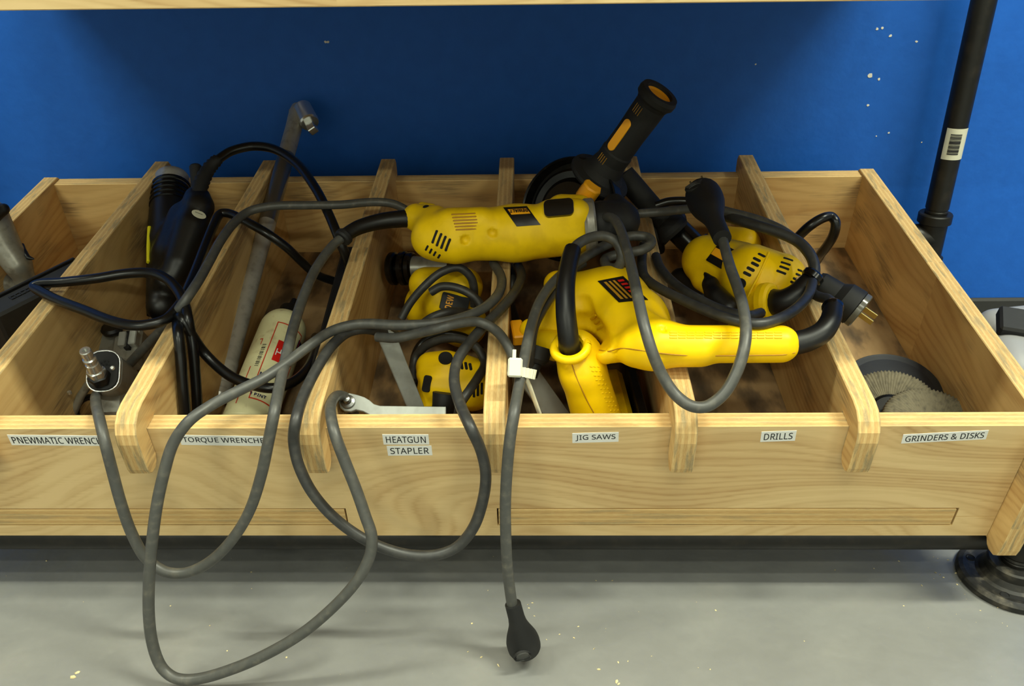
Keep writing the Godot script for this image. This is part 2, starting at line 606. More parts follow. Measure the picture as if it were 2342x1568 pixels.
	M.abrasive = smudged(Color(0.42, 0.39, 0.31), Color(0.22, 0.20, 0.16), 0.85, 20.0, 63)
	M.chip = plain(Color(0.86, 0.84, 0.78), 0.8)
	M.sawdust = plain(Color(0.84, 0.77, 0.58), 0.9)
	M.ceiling = plain(Color(0.90, 0.90, 0.88), 0.9)
	M.room = plain(Color(0.86, 0.86, 0.83), 0.9)
	M.rubber_grip = smudged(Color(0.045, 0.045, 0.045), Color(0.11, 0.105, 0.095), 0.75, 12.0, 65)

func tw(x: float, y: float, z: float) -> Vector3:
	return tray_origin + tray_basis * Vector3(x, y, z)

# ---------------------------------------------------------------- scene
func _ready() -> void:
	rng.seed = 77
	# camera
	var cam := Camera3D.new()
	cam.name = "camera"
	add_child(cam)
	cam.fov = 44.1436
	cam.near = 0.02
	cam.transform = Transform3D(Basis(Vector3(0.9997, -0.0165, -0.0194), Vector3(0.0056, 0.8858, -0.4641), Vector3(0.0249, 0.4639, 0.8856)), Vector3(0.0332, 0.62, 0.6194))
	cam.current = true
	# environment: a closed room, lit by its ceiling fittings only
	var we := WorldEnvironment.new()
	we.name = "environment"
	var env := Environment.new()
	env.background_mode = Environment.BG_COLOR
	env.background_color = Color(0.0, 0.0, 0.0)
	env.tonemap_mode = Environment.TONE_MAPPER_LINEAR
	env.tonemap_exposure = 1.5
	env.sdfgi_enabled = true
	env.ssao_enabled = true
	env.ssil_enabled = true
	we.environment = env
	add_child(we)
	make_materials()
	# ceiling fittings: x, z, energy
	for L in [[-0.1, 0.16, 0.8, "straight above the bin"], [0.1, 1.05, 1.1, "a step in front of the bin"], [0.1, 1.95, 1.3, "two steps in front of the bin"], [1.45, 0.40, 6.5, "by the blue wall on the right"], [-1.6, 0.40, 3.6, "by the blue wall on the left"], [2.2, 3.9, 4.6, "far back in the room on the right"], [-1.6, 3.9, 4.6, "far back in the room on the left"]]:
		ceiling_light(L[0], L[1], L[2], L[3])
	build_room()
	build_rack()
	build_tray()
	build_tools_left()
	build_tools_mid()
	build_tools_right()
	build_small()

const CEIL := 2.75
func ceiling_light(x: float, z: float, e: float, where: String) -> void:
	var t := thing("ceiling_light", "fluorescent ceiling fitting " + where, "light", Vector3(x, CEIL, z), "ceiling lights")
	var mb := MB.new()
	box(mb, Vector3(x, CEIL - 0.04, z), Basis(), Vector3(0.62, 0.038, 0.10), 0.006)
	part("housing", mb, M.ceiling, t)
	var gb := MB.new()
	box(gb, Vector3(x, CEIL - 0.084, z), Basis(), Vector3(0.6, 0.005, 0.06), 0.001)
	var gm := plain(Color(0.9, 0.9, 0.85), 0.6)
	gm.emission_enabled = true
	gm.emission = Color(1.0, 0.96, 0.84)
	gm.emission_energy_multiplier = 1.5
	part("diffuser", gb, gm, t)
	var l := AreaLight3D.new()
	l.name = "lamp"
	l.area_size = Vector2(1.2, 0.12)
	l.light_energy = e
	l.light_color = Color(0.985, 1.0, 0.90)
	l.shadow_enabled = true
	t.add_child(l)
	l.position = Vector3(0, -0.095, 0)
	l.rotation_degrees = Vector3(-90, 0, 0)
	l.set("area_range", 12.0)

const WZ := -0.58
func build_room() -> void:
	var mb := MB.new()
	box(mb, Vector3(0.5, 1.4, WZ - 0.06), Basis(), Vector3(5.6, 1.5, 0.06), 0.0)
	var wall := struct("wall_back", mb, M.wall)
	# bare spots where the blue paint is chipped
	for c in [[Vector3(0.4932, 0.4602, -0.58), 0.0024], [Vector3(0.4999, 0.4612, -0.58), 0.002], [Vector3(0.5122, 0.4511, -0.58), 0.0024], [Vector3(0.5484, 0.4434, -0.58), 0.002], [Vector3(0.4947, 0.3999, -0.58), 0.0037], [Vector3(0.5074, 0.3951, -0.58), 0.0024], [Vector3(0.4988, 0.3599, -0.58), 0.0027], [Vector3(0.5347, 0.322, -0.58), 0.002], [Vector3(0.3376, 0.4169, -0.58), 0.0014], [Vector3(0.518, 0.3173, -0.58), 0.0014], [Vector3(0.5832, 0.3078, -0.58), 0.0014], [Vector3(-0.246, 0.4543, -0.58), 0.0024], [Vector3(-0.2425, 0.4537, -0.58), 0.002], [Vector3(-0.2417, 0.5002, -0.58), 0.0024]]:
		var co := []
		for k in 7:
			var a := TAU * k / 7.0
			co.append(Vector2(cos(a) * c[1], sin(a) * c[1] * 0.8) * rng.randf_range(0.6, 1.15))
		plate("bare_patch", co, c[0], Vector3(0, 0, 1), Vector3(1, 0.2, 0), 0.0006, M.chip, wall, 0.2)
	mb = MB.new()
	box(mb, Vector3(0.5, -0.05, 2.2), Basis(), Vector3(5.6, 0.05, 2.9), 0.0)
	struct("floor", mb, M.floor)
	mb = MB.new()
	box(mb, Vector3(0.5, CEIL + 0.05, 2.2), Basis(), Vector3(5.6, 0.05, 2.9), 0.0)
	struct("ceiling", mb, M.ceiling)
	for s in [["wall_left", Vector3(-5.0, 1.4, 2.2), Vector3(0.06, 1.5, 2.9)], ["wall_right", Vector3(6.0, 1.4, 2.2), Vector3(0.06, 1.5, 2.9)], ["wall_front", Vector3(0.5, 1.4, 5.0), Vector3(5.6, 1.5, 0.06)]]:
		mb = MB.new()
		box(mb, s[1], Basis(), s[2], 0.0)
		struct(s[0], mb, M.room)
	# vinyl cove base along the blue wall
	mb = MB.new()
	var pr := [Vector2(0.0, 0.0), Vector2(0.016, 0.0), Vector2(0.008, 0.012), Vector2(0.005, 0.022), Vector2(0.0045, 0.062), Vector2(0.002, 0.066), Vector2(0.0, 0.066)]
	var bm := slab(pr, Vector3(0.5, 0, WZ), Basis(Vector3(0, 0, 1), Vector3(0, 1, 0), Vector3(-1, 0, 0)), 10.9, M.base_rubber, M.base_rubber, 0.0002)
	struct("baseboard_back", bm, M.base_rubber)

# ---------------------------------------------------------------- pipe rack and the shelf above
func build_rack() -> void:
	var rp := Vector3(0.6033, 0.2189, -0.5303)
	var rz: float = -0.535
	var rx: float = rp.x
	var pr := 0.0155
	var t := thing("pipe_rack", "dark iron pipe rack standing on a round floor flange behind the plywood bin", "rack", Vector3(0.52, 0, -0.3))
	var ty: float = rp.y
	var mb := MB.new()
	lathe(mb, Vector3(rx, ty - 0.012, rz), Vector3.UP, [[0, 0], [0, pr * 0.97], [0.004, pr * 0.97], [0.0045, pr * 0.93], [0.007, pr * 0.93], [0.0075, pr * 0.98], [0.0100, pr * 0.98], [0.0105, pr * 0.93], [0.013, pr * 0.93], [0.0135, pr * 0.98], [0.0160, pr * 0.98], [0.0165, pr * 0.94], [0.019, pr * 0.94], [0.0195, pr], [1.4, pr], [1.4, 0]], 32)
	var pole := part("pole", mb, M.iron, t)
	# price sticker wrapped round the pole
	var sy := Vector3(0.6142, 0.3196, -0.535)
	var sm := MB.new()
	var ids := []
	for k in 13:
		var a: float = lerp(deg_to_rad(5.0), deg_to_rad(152.0), k / 12.0)
		var nn := Vector3(cos(a), 0, sin(a))
		ids.append([sm.vert(Vector3(rx, sy.y - 0.021, rz) + nn * (pr + 0.0004), nn), sm.vert(Vector3(rx, sy.y + 0.021, rz) + nn * (pr + 0.0004), nn)])
	for k in 12:
		sm.quad(ids[k][0], ids[k + 1][0], ids[k + 1][1], ids[k][1])
	var st := part("price_sticker", sm, M.white_sticker, pole)
	var bm := MB.new()
	var yy0 := -0.013
	var widths := [10, 6, 14, 6, 8, 12, 5, 9, 14, 6, 7, 11, 5, 9]
	for k in widths.size():
		var hh: float = widths[k] * 0.00008
		var q := []
		for j in 7:
			var a: float = lerp(deg_to_rad(76.0), deg_to_rad(128.0), j / 6.0)
			var nn := Vector3(cos(a), 0, sin(a))
			q.append([bm.vert(Vector3(rx, sy.y + yy0 - hh, rz) + nn * (pr + 0.0007), nn), bm.vert(Vector3(rx, sy.y + yy0 + hh, rz) + nn * (pr + 0.0007), nn)])
		for j in 6:
			bm.quad(q[j][0], q[j + 1][0], q[j + 1][1], q[j][1])
		yy0 += 0.0020
	part("barcode", bm, M.ink, st)
	# tee with its collars and the branch to the cross pipe behind the bin
	mb = MB.new()
	var tr := pr * 1.22
	lathe(mb, Vector3(rx, ty - 0.075, rz), Vector3.UP, [[0, 0], [0, tr * 1.18], [0.010, tr * 1.18], [0.012, tr], [0.060, tr], [0.062, tr * 1.2], [0.0735, tr * 1.2], [0.075, tr * 1.14], [0.075, pr], [0.070, 0]], 32)
	lathe(mb, Vector3(rx, ty - 0.036, rz), Vector3(-1, 0, 0), [[0, 0], [0, tr], [0.03, tr], [0.032, tr * 1.2], [0.044, tr * 1.2], [0.045, tr * 1.14], [0.045, 0]], 32)
	part("tee_fitting", mb, M.iron, t)
	mb = MB.new()
	lathe(mb, Vector3(rx - 0.03, ty - 0.036, rz), Vector3(-1, 0, 0), [[0, 0], [0, pr], [1.37, pr], [1.37, 0]], 24)
	part("cross_pipe", mb, M.iron, t)
	mb = MB.new()
	lathe(mb, Vector3(rx, 0.0, rz), Vector3.UP, [[0, 0], [0, 0.042], [0.007, 0.042], [0.009, 0.03], [0.02, 0.024], [0.022, pr], [ty - 0.06, pr], [ty - 0.06, 0]], 32)
	part("lower_pole", mb, M.iron, t)
	# front leg with its floor flange
	var fp := Vector3(0.5167, 0.008, -0.0407)
	mb = MB.new()
	lathe(mb, Vector3(fp.x, 0.0, fp.z), Vector3.UP, [[0, 0], [0, 0.0495], [0.002, 0.0510], [0.0065, 0.0510], [0.0085, 0.0490], [0.0095, 0.045], [0.0085, 0.040], [0.0085, 0.034], [0.0105, 0.031], [0.016, 0.0275], [0.024, 0.0265], [0.0255, 0.0245], [0.0255, 0.017], [0.02, 0]], 44)
	var fl := part("floor_flange", mb, M.iron_dusty, t)
	for k in 4:
		var a := PI * 0.5 * k + 0.62
		var hp := Vector3(fp.x + cos(a) * 0.0385, 0.0089, fp.z + sin(a) * 0.0385)
		var hm := MB.new()
		lathe(hm, hp - Vector3(0, 0.003, 0), Vector3.UP, [[0, 0], [0, 0.0046], [0.0032, 0.0046], [0.0036, 0.0040], [0.0028, 0.0036], [0.0028, 0]], 14)
		part("screw_hole", hm, M.slot, fl)
	mb = MB.new()
	lathe(mb, Vector3(fp.x, 0.012, fp.z), Vector3.UP, [[0, 0], [0, 0.0145], [0.016, 0.0145], [0.017, 0.0135], [0.019, 0.0148], [0.021, 0.0138], [0.023, 0.0148], [0.09, 0.0148], [0.09, 0.0]], 28)
	part("front_leg", mb, M.iron, t)
	mb = MB.new()
	lathe(mb, Vector3(fp.x + 0.02, 0.0585, fp.z), Vector3(-1, 0, 0), [[0, 0], [0, 0.0148], [1.2, 0.0148], [1.2, 0]], 24)
	part("front_cross_pipe", mb, M.iron, t)
	mb = MB.new()
	lathe(mb, Vector3(-0.66, 0.0, fp.z), Vector3.UP, [[0, 0], [0, 0.051], [0.007, 0.051], [0.009, 0.03], [0.02, 0.024], [0.022, 0.0148], [0.09, 0.0148], [0.09, 0]], 28)
	part("front_leg", mb, M.iron, t)
	mb = MB.new()
	lathe(mb, Vector3(-0.80, 0.0, rz), Vector3.UP, [[0, 0], [0, 0.042], [0.007, 0.042], [0.009, 0.03], [0.02, 0.024], [0.022, pr], [1.6, pr], [1.6, 0]], 28)
	part("pole", mb, M.iron, t)
	# plywood shelf above the bin, its lower front edge in view
	var sh := thing("plywood_shelf", "plywood shelf board crossing the top of the picture", "shelf", Vector3(0, 0.556, -0.2))
	var sb := Basis(Vector3(1, -0.004, 0).normalized(), Vector3(0.004, 1, 0).normalized(), Vector3(0, 0, 1))
	part("shelf_front", slab(rect(-0.63, 0.0, 0.487, 0.14), Vector3(0, 0.5565, -0.009), sb, 0.018, M.ply_front, M.edge, 0.0007, Vector2(0.1, 0.21)), null, sh)
	part("shelf_deck", slab(rect(-0.63, -0.305, 0.487, 0.25), Vector3(0, 0.585, -0.27), Basis(Vector3(1, 0, 0), Vector3(0, 0, 1), Vector3(0, -1, 0)), 0.018, M.ply, M.edge), null, sh)

# ---------------------------------------------------------------- the bin
const D := 0.484
const FLOOR_Y := -0.108
func build_tray() -> void:
	var th := 0.018
	var t := thing("divided_tool_bin", "long plywood tool bin with dividers and printed labels", "bin", tw(-0.07, -0.1424, -0.25))
	var B := tray_basis
	# front panel with the slots that take the floor tabs
	var s0 := -0.1035
	var s1 := -0.1275
	var lo := -0.1424
	var fo := [Vector2(-0.612, 0), Vector2(0.468, 0), Vector2(0.468, s0 - 0.0115), Vector2(0.4305, s0 - 0.0115), Vector2(0.4305, s0), Vector2(-0.002, s0), Vector2(-0.002, s1), Vector2(0.4305, s1), Vector2(0.4305, s0 - 0.0119), Vector2(0.468, s0 - 0.0119), Vector2(0.468, lo), Vector2(-0.612, lo), Vector2(-0.612, s1), Vector2(-0.146, s1), Vector2(-0.146, s0), Vector2(-0.612, s0)]
	part("front_panel", slab(fo, tw(0, 0, -0.009), B, th, M.ply_front, M.edge, 0.00015, Vector2(0.62, 0.30)), null, t)
	for q in [[-0.0005, 0.4285], [-0.612, -0.1475]]:
		part("floor_tab", slab(rect(q[0], -0.0091, q[1], 0.0091), tw(0, (s0 + s1) * 0.5, -0.009), Basis(B.x, B.z, -B.y), 0.0214, M.ply, M.edge_tab, 0.0005), null, t)
	part("back_panel", slab(rect(-0.63, -0.1424, 0.486, 0.0), tw(0, 0, -D - 0.009), B, th, M.ply, M.edge, 0.0007, Vector2(0.5, 0.1)), null, t)
	part("floor_panel", slab(rect(-0.612, -D, 0.468, -0.018), tw(0, FLOOR_Y - 0.009, 0), Basis(B.x, B.z, -B.y), th, M.ply_floor, M.edge), null, t)
	# end panels reach past the front panel
	var eo := []
	for p in [[-0.502, -0.1424], [-0.502, 0.001], [-0.498, 0.004], [0.004, 0.004], [0.014, 0.0], [0.021, -0.009], [0.024, -0.022], [0.024, -0.136], [0.0225, -0.144], [0.017, -0.150], [0.009, -0.1515], [0.004, -0.150], [0.0, -0.145]]:
		eo.append(Vector2(p[0], p[1]))
	var DB := Basis(B.z, B.y, -B.x)
	for x in [0.4775, -0.6215]:
		part("end_panel", slab(eo, tw(x, 0, 0), DB, 0.0185, M.ply, M.edge_worn, 0.0008, Vector2(x * 3.0, 0.13)), null, t)
	# dividers hook over the front panel
	var o := []
	for p in [[-0.4838, FLOOR_Y], [-0.4838, 0.0005], [-0.503, 0.0005], [-0.503, 0.018], [-0.4985, 0.0252], [-0.006, 0.0252], [0.005, 0.0235], [0.014, 0.018], [0.0195, 0.010], [0.0215, 0.000], [0.0215, -0.0300], [0.0200, -0.0355], [0.0155, -0.0388], [0.0090, -0.0390], [0.0040, -0.0360], [0.0008, -0.0300], [0.0008, 0.0005], [-0.0183, 0.0005], [-0.0183, FLOOR_Y]]:
		o.append(Vector2(p[0], p[1]))
	var xs := [-0.463, -0.3168, -0.1582, 0.0, 0.1624, 0.315]
	for k in xs.size():
		part("divider", slab(o, tw(xs[k], 0, 0), DB, 0.019, M.ply, M.edge_worn if k != 3 else M.edge, 0.0009, Vector2(k * 0.37, 0.13 + 0.05 * k)), null, t)
	# printed tape labels
	for L in [["PNEWMATIC WRENCH", Vector3(-0.4359, 0.1996, -0.0021), Vector3(-0.3499, 0.1982, -0.0023), 0.0126], ["TORQUE WRENCHES", Vector3(-0.2818, 0.199, -0.0022), Vector3(-0.1993, 0.1971, -0.0025), 0.0121], ["HEATGUN", Vector3(-0.1002, 0.1989, -0.0022), Vector3(-0.0594, 0.1987, -0.0022), 0.0123], ["STAPLER", Vector3(-0.0978, 0.1851, -0.0045), Vector3(-0.0577, 0.1855, -0.0044), 0.012], ["JIG SAWS", Vector3(0.0673, 0.1998, -0.0021), Vector3(0.1079, 0.2012, -0.0018), 0.0116], ["DRILLS", Vector3(0.232, 0.2007, -0.0019), Vector3(0.2621, 0.2021, -0.0017), 0.0122], ["GRINDERS & DISKS", Vector3(0.355, 0.1977, -0.0024), Vector3(0.4269, 0.2025, -0.0016), 0.0108]]:
		var a: Vector3 = L[1]
		var b: Vector3 = L[2]
		var w: float = a.distance_to(b)
		var h: float = L[3]
		var tape := plate("label_tape", rect(-w * 0.5, -h * 0.5, w * 0.5, h * 0.5), (a + b) * 0.5, B.z, b - a, 0.0004, M.label, t, 0.0)
		lettering("lettering", L[0], (a + b) * 0.5 + B.z * 0.0005, B.z, b - a, w - 0.0055, h * 0.60, M.ink, tape)

# ---------------------------------------------------------------- tools, left half
func build_tools_left() -> void:
	var B := tray_basis
	# --- black moulded case in the first compartment
	var t := thing("black_tool_case", "black plastic tool case with embossed lettering, wedged left of the first divider", "tool case", Vector3(-0.5688, 0.1746, -0.2648))
	var ca := Vector3(-0.577, 0.2349, -0.2121)
	var cb := Vector3(-0.5128, 0.2508, -0.3097)
	var cx: Vector3 = (cb - ca).normalized()
	var fb := frame_z(B.y, cx)
	var mb := MB.new()
	box(mb, (ca + cb) * 0.5 - fb.y * 0.017 - fb.z * 0.047, fb, Vector3(ca.distance_to(cb) * 0.5, 0.017, 0.045), 0.003)
	var body := part("shell", mb, M.black_matte, t)
	mb = MB.new()
	box(mb, (ca + cb) * 0.5 - fb.z * 0.001, fb, Vector3(ca.distance_to(cb) * 0.5, 0.0018, 0.0022), 0.0008)
	part("rim", mb, M.black, t)
	for k in 8:
		var q: float = lerp(0.26, 0.62, k / 7.0)
		var c: Vector3 = ca.lerp(cb, q) - fb.y * 0.018 - fb.z * 0.0018
		mb = MB.new()
		box(mb, c, fb, Vector3(0.0028, 0.0008, 0.0008), 0.0002)
		box(mb, c + fb.y * 0.006, fb, Vector3(0.0028, 0.0008, 0.0008), 0.0002)
		box(mb, c + fb.y * 0.003 - fb.x * 0.002, fb, Vector3(0.0008, 0.003, 0.0008), 0.0002)
		part("embossing", mb, M.black, body)
	# --- metal air tool standing at the far left
	t = thing("air_hammer", "worn metal air tool with a black trigger at the far left edge", "air tool", Vector3(-0.6365, 0.1932, -0.3795))
	mb = blend([["cap", Vector3(-0.6134, 0.2957, -0.3245), Vector3(-0.5842, 0.2427, -0.3102), 0.0249, 0.0136, 0.01], ["cap", Vector3(-0.5867, 0.2435, -0.3152), Vector3(-0.5851, 0.2136, -0.318), 0.0142, 0.0118, 0.01], ["cap", Vector3(-0.6351, 0.2153, -0.3285), Vector3(-0.5981, 0.2047, -0.3253), 0.0162, 0.0119, 0.01]], 0.003)
	part("barrel", mb, M.steel_dull, t)
	mb = MB.new()
	tube(mb, curve([Vector3(-0.5834, 0.2609, -0.3283), Vector3(-0.5762, 0.2562, -0.3184), Vector3(-0.5703, 0.2512, -0.3126), Vector3(-0.5643, 0.2484, -0.3139)], 5), [0.003, 0.003, 0.003, 0.003, 0.003, 0.0032, 0.0034, 0.0034, 0.0034, 0.0034, 0.003, 0.0028, 0.0025, 0.002, 0.0015, 0.001], 8)
	part("trigger", mb, M.black, t)
	mb = blend([["cap", Vector3(-0.5863, 0.3111, -0.2947), Vector3(-0.5757, 0.3145, -0.303), 0.012, 0.0071, 0.006]], 0.003)
	part("hose_collar", mb, M.black, t)
	# --- black rotary cutter, leaning in the pneumatic compartment
	t = thing("rotary_cutter", "black handheld rotary cutter with a white oval sticker leaning between two dividers", "power tool", Vector3(-0.4405, 0.1681, -0.3498))
	var A := Vector3(-0.4001, 0.2057, -0.2692)
	var E := Vector3(-0.437, 0.297, -0.4442)
	var ax: Vector3 = E - A
	mb = blend([["cap", Vector3(-0.4001, 0.2057, -0.2692), Vector3(-0.4165, 0.2498, -0.3533), 0.0184, 0.0248, 0.006], ["cap", Vector3(-0.4165, 0.2498, -0.3533), Vector3(-0.4341, 0.2873, -0.4283), 0.0248, 0.0243, 0.006], ["cap", Vector3(-0.3742, 0.2881, -0.3397), Vector3(-0.3666, 0.2993, -0.3466), 0.0136, 0.0168, 0.01], ["cap", Vector3(-0.3684, 0.3002, -0.3522), Vector3(-0.3719, 0.3057, -0.3607), 0.0169, 0.0159, 0.006], ["cap", Vector3(-0.3809, 0.2503, -0.2944), Vector3(-0.3715, 0.2811, -0.3283), 0.0174, 0.0198, 0.012], ["cap", Vector3(-0.3988, 0.2521, -0.3179), Vector3(-0.3891, 0.2826, -0.3558), 0.022, 0.0213, 0.01], ["cap", Vector3(-0.3929, 0.2332, -0.2826), Vector3(-0.3869, 0.2384, -0.2834), 0.0174, 0.0153, 0.008]], 0.0026)
	var cut := part("body", mb, M.black, t)
	for k in 5:
		var c0: Vector3 = A.lerp(E, 0.80 + 0.04 * k)
		mb = MB.new()
		lathe(mb, c0, ax, [[0, 0.0236], [0.001, 0.0252], [0.004, 0.0252], [0.005, 0.0236]], 30)
		part("cooling_ring", mb, M.black_gloss, cut)
	mb = MB.new()
	lathe(mb, E - ax.normalized() * 0.006, ax, [[0, 0.021], [0.004, 0.0215], [0.020, 0.0215], [0.022, 0.0205], [0.022, 0.016], [0.012, 0.0]], 32)
	part("collar", mb, M.wrench_steel, t)
	mb = MB.new()
	var so := [Vector3(-0.3595, 0.2982, -0.3258), Vector3(0.6037, 0.6599, 0.4473)]
	plate("oval_sticker", circle(0.0085, 22, 0.62), so[0], so[1], Vector3(1, -0.05, 0), 0.0006, M.white_sticker, cut, 0.1)
	lettering("sticker_line", "------", so[0] + so[1] * 0.0007 + B.y * 0.0012, so[1], Vector3(1, -0.05, 0), 0.0085, 0.0004, M.ink, cut)
	lettering("sticker_line", "------", so[0] + so[1] * 0.0007 - B.y * 0.0012, so[1], Vector3(1, -0.05, 0), 0.007, 0.0004, M.ink, cut)
	var ys := [Vector3(-0.4358, 0.2724, -0.3551), Vector3(-0.4294, 0.2592, -0.3295), Vector3(-0.4225, 0.2463, -0.3053)]
	mb = MB.new()
	tube(mb, curve(ys, 4), 0.0026, 6)
	part("yellow_label", mb, plain(Color(0.86, 0.82, 0.10), 0.4), t)
	mb = MB.new()
	lathe(mb, Vector3(-0.3759, 0.3144, -0.3768), Vector3(-0.0047, 0.0232, -0.0181), [[0, 0], [0, 0.0075], [0.028, 0.0075], [0.030, 0.006], [0.030, 0]], 18)
	part("switch_lever", mb, M.black_matte, t)
	mb = MB.new()
	lathe(mb, Vector3(-0.412, 0.1952, -0.2674), Vector3(-0.0038, 0.0179, -0.0165), [[0, 0], [0, 0.008], [0.016, 0.0085], [0.022, 0.007], [0.022, 0.0]], 18)
	part("dust_port", mb, M.black_gloss, t)
	boot("strain_relief", [Vector3(-0.3696, 0.3112, -0.3572), Vector3(-0.3673, 0.3238, -0.3725), Vector3(-0.3627, 0.3348, -0.3904), Vector3(-0.3544, 0.3429, -0.4024)], 0.0098, 0.0072, M.black_matte, t, 9)
	cord("power_cord", [Vector3(-0.3558, 0.3416, -0.401), Vector3(-0.3405, 0.3492, -0.4167), Vector3(-0.315, 0.3527, -0.4255), Vector3(-0.2847, 0.3509, -0.4143), Vector3(-0.2507, 0.3415, -0.3817), Vector3(-0.22, 0.3275, -0.3328), Vector3(-0.197, 0.3121, -0.2883), Vector3(-0.1803, 0.2927, -0.2562), Vector3(-0.1734, 0.2599, -0.26), Vector3(-0.1858, 0.2112, -0.3032)], 0.0056, M.cord_black, t)
	cord("cord_end", [Vector3(-0.1866, 0.212, -0.308), Vector3(-0.2051, 0.2176, -0.3112), Vector3(-0.2221, 0.231, -0.3002), Vector3(-0.2364, 0.2502, -0.2941), Vector3(-0.2494, 0.2713, -0.2865), Vector3(-0.2689, 0.2892, -0.2845), Vector3(-0.2969, 0.2988, -0.2996), Vector3(-0.3192, 0.3024, -0.3156), Vector3(-0.3295, 0.3024, -0.3158), Vector3(-0.3312, 0.297, -0.295), Vector3(-0.3298, 0.2865, -0.2557), Vector3(-0.3251, 0.2763, -0.2051), Vector3(-0.3188, 0.2715, -0.157)], 0.0052, M.cord_black, t)
	cord("cord_loop", [Vector3(-0.3188, 0.2715, -0.157), Vector3(-0.3168, 0.2702, -0.1305), Vector3(-0.3222, 0.2671, -0.1055), Vector3(-0.3433, 0.2658, -0.0971), Vector3(-0.3705, 0.2669, -0.1038), Vector3(-0.4101, 0.2694, -0.1256), Vector3(-0.4445, 0.2723, -0.1435), Vector3(-0.467, 0.2747, -0.1579), Vector3(-0.4794, 0.2763, -0.1677), Vector3(-0.4735, 0.2787, -0.17), Vector3(-0.4505, 0.2805, -0.1687), Vector3(-0.4141, 0.2838, -0.1705), Vector3(-0.3839, 0.2867, -0.1757), Vector3(-0.3583, 0.2875, -0.1745), Vector3(-0.3374, 0.2856, -0.1627), Vector3(-0.3199, 0.2806, -0.1444), Vector3(-0.3069, 0.2732, -0.124), Vector3(-0.3006, 0.2658, -0.1098), Vector3(-0.3, 0.2525, -0.1081), Vector3(-0.2985, 0.2362, -0.1023), Vector3(-0.2985, 0.2067, -0.0936), Vector3(-0.2985, 0.1717, -0.0808)], 0.0052, M.cord_black, t)
	cord("cord_tail", [Vector3(-0.3005, 0.184, -0.0594), Vector3(-0.3005, 0.2163, -0.0688), Vector3(-0.3005, 0.2444, -0.0783), Vector3(-0.302, 0.2632, -0.0869), Vector3(-0.3133, 0.2615, -0.1141), Vector3(-0.309, 0.2673, -0.1127), Vector3(-0.3044, 0.2645, -0.1078), Vector3(-0.2994, 0.2503, -0.1076), Vector3(-0.2919, 0.2258, -0.1126), Vector3(-0.2686, 0.2105, -0.0997), Vector3(-0.2448, 0.2048, -0.0897), Vector3(-0.2195, 0.2038, -0.0836), Vector3(-0.2037, 0.2029, -0.0968), Vector3(-0.1976, 0.1987, -0.1332), Vector3(-0.2023, 0.1918, -0.1842), Vector3(-0.2203, 0.1726, -0.2529)], 0.0052, M.cord_black, t)
	# --- air ratchet with a chrome nipple
	t = thing("pneumatic_wrench", "silver pneumatic wrench with a chrome air nipple behind the leftmost label", "air tool", Vector3(-0.4391, 0.1404, -0.1798))
	var fc := Vector3(-0.3896, 0.2161, -0.0971)
	var fn: Vector3 = Vector3(0.1635, 0.6798, 0.7149)
	var fbz := frame_z(fn, Vector3(1, 0.10, 0))
	part("housing", slab(rounded(0.0150, 0.0205, 0.0125), fc - fbz.z * 0.036 + fbz.x * 0.001, fbz, 0.064, M.steel, M.steel, 0.001), null, t)
	mb = MB.new()
	box(mb, fc - fbz.z * 0.045 - fbz.y * 0.02, fbz, Vector3(0.013, 0.02, 0.02), 0.004)
	part("grip", mb, M.steel_dull, t)
	plate("end_plate", rounded(0.0142, 0.0195, 0.012), fc, fn, Vector3(1, 0.10, 0), 0.010, M.rubber_grip, t, 0.75)
	var rim := MB.new()
	var ro := []
	for q in rounded(0.0150, 0.0205, 0.0125):
		ro.append(fc + fbz * Vector3(q.x, q.y, 0.0004))
	ro.append(ro[0])
	tube(rim, ro, 0.0011, 8, false)
	part("end_rim", rim, M.chrome, t)
	for q in [[0.0, 0.0075], [0.003, 0.0095], [0.0065, 0.0090], [0.0015, 0.005], [0.005, 0.006], [0.008, 0.0055]]:
		var em := MB.new()
		lathe(em, fc + fbz * Vector3(q[0] - 0.002, q[1], 0.0018), fn, [[0, 0], [0, 0.0011], [0.0013, 0.0011], [0.0013, 0]], 8)
		part("exhaust_hole", em, M.slot, t)
	var sc := MB.new()
	lathe(sc, fc + fbz * Vector3(0.0090, 0.0020, 0.0015), fn, [[0, 0], [0, 0.0026], [0.002, 0.0026], [0.003, 0.0015], [0.003, 0]], 12)
	part("screw", sc, M.chrome, t)
	var na: Vector3 = fc - fbz.y * 0.0095 - fbz.x * 0.002 + fbz.z * 0.001
	var nd: Vector3 = Vector3(-0.3892, 0.249, -0.0759) - na
	var nu: float = nd.length() / 0.048
	mb = MB.new()
	lathe(mb, na, nd, [[0, 0], [0, 0.0105], [0.004, 0.0108], [0.008, 0.0105], [0.009, 0.0085]], 6)
	part("lock_nut", mb, M.black, t)
	mb = MB.new()
	lathe(mb, na + nd.normalized() * 0.007, nd, [[0, 0], [0, 0.0078], [0.001, 0.0088], [0.008, 0.0088], [0.009, 0.0078], [0.009, 0]], 6)
	lathe(mb, na + nd.normalized() * 0.016, nd, [[0, 0], [0, 0.0070], [0.010 * nu, 0.0062], [0.0105 * nu, 0.0050], [0.0135 * nu, 0.0048], [0.0150 * nu, 0.0062], [0.0185 * nu, 0.0062], [0.0195 * nu, 0.0046], [0.0225 * nu, 0.0044], [0.0240 * nu, 0.0056], [0.0310 * nu, 0.0054], [0.0320 * nu, 0.0048], [0.0320 * nu, 0.0028], [0.020 * nu, 0.0]], 22)
	part("air_nipple", mb, M.chrome, t)
	# --- grey ratchet mechanism behind it
	t = thing("die_cast_clamp", "grey die-cast clamp with two jaws lying behind the pneumatic wrench", "clamp", Vector3(-0.4583, 0.1534, -0.2591))
	mb = MB.new()
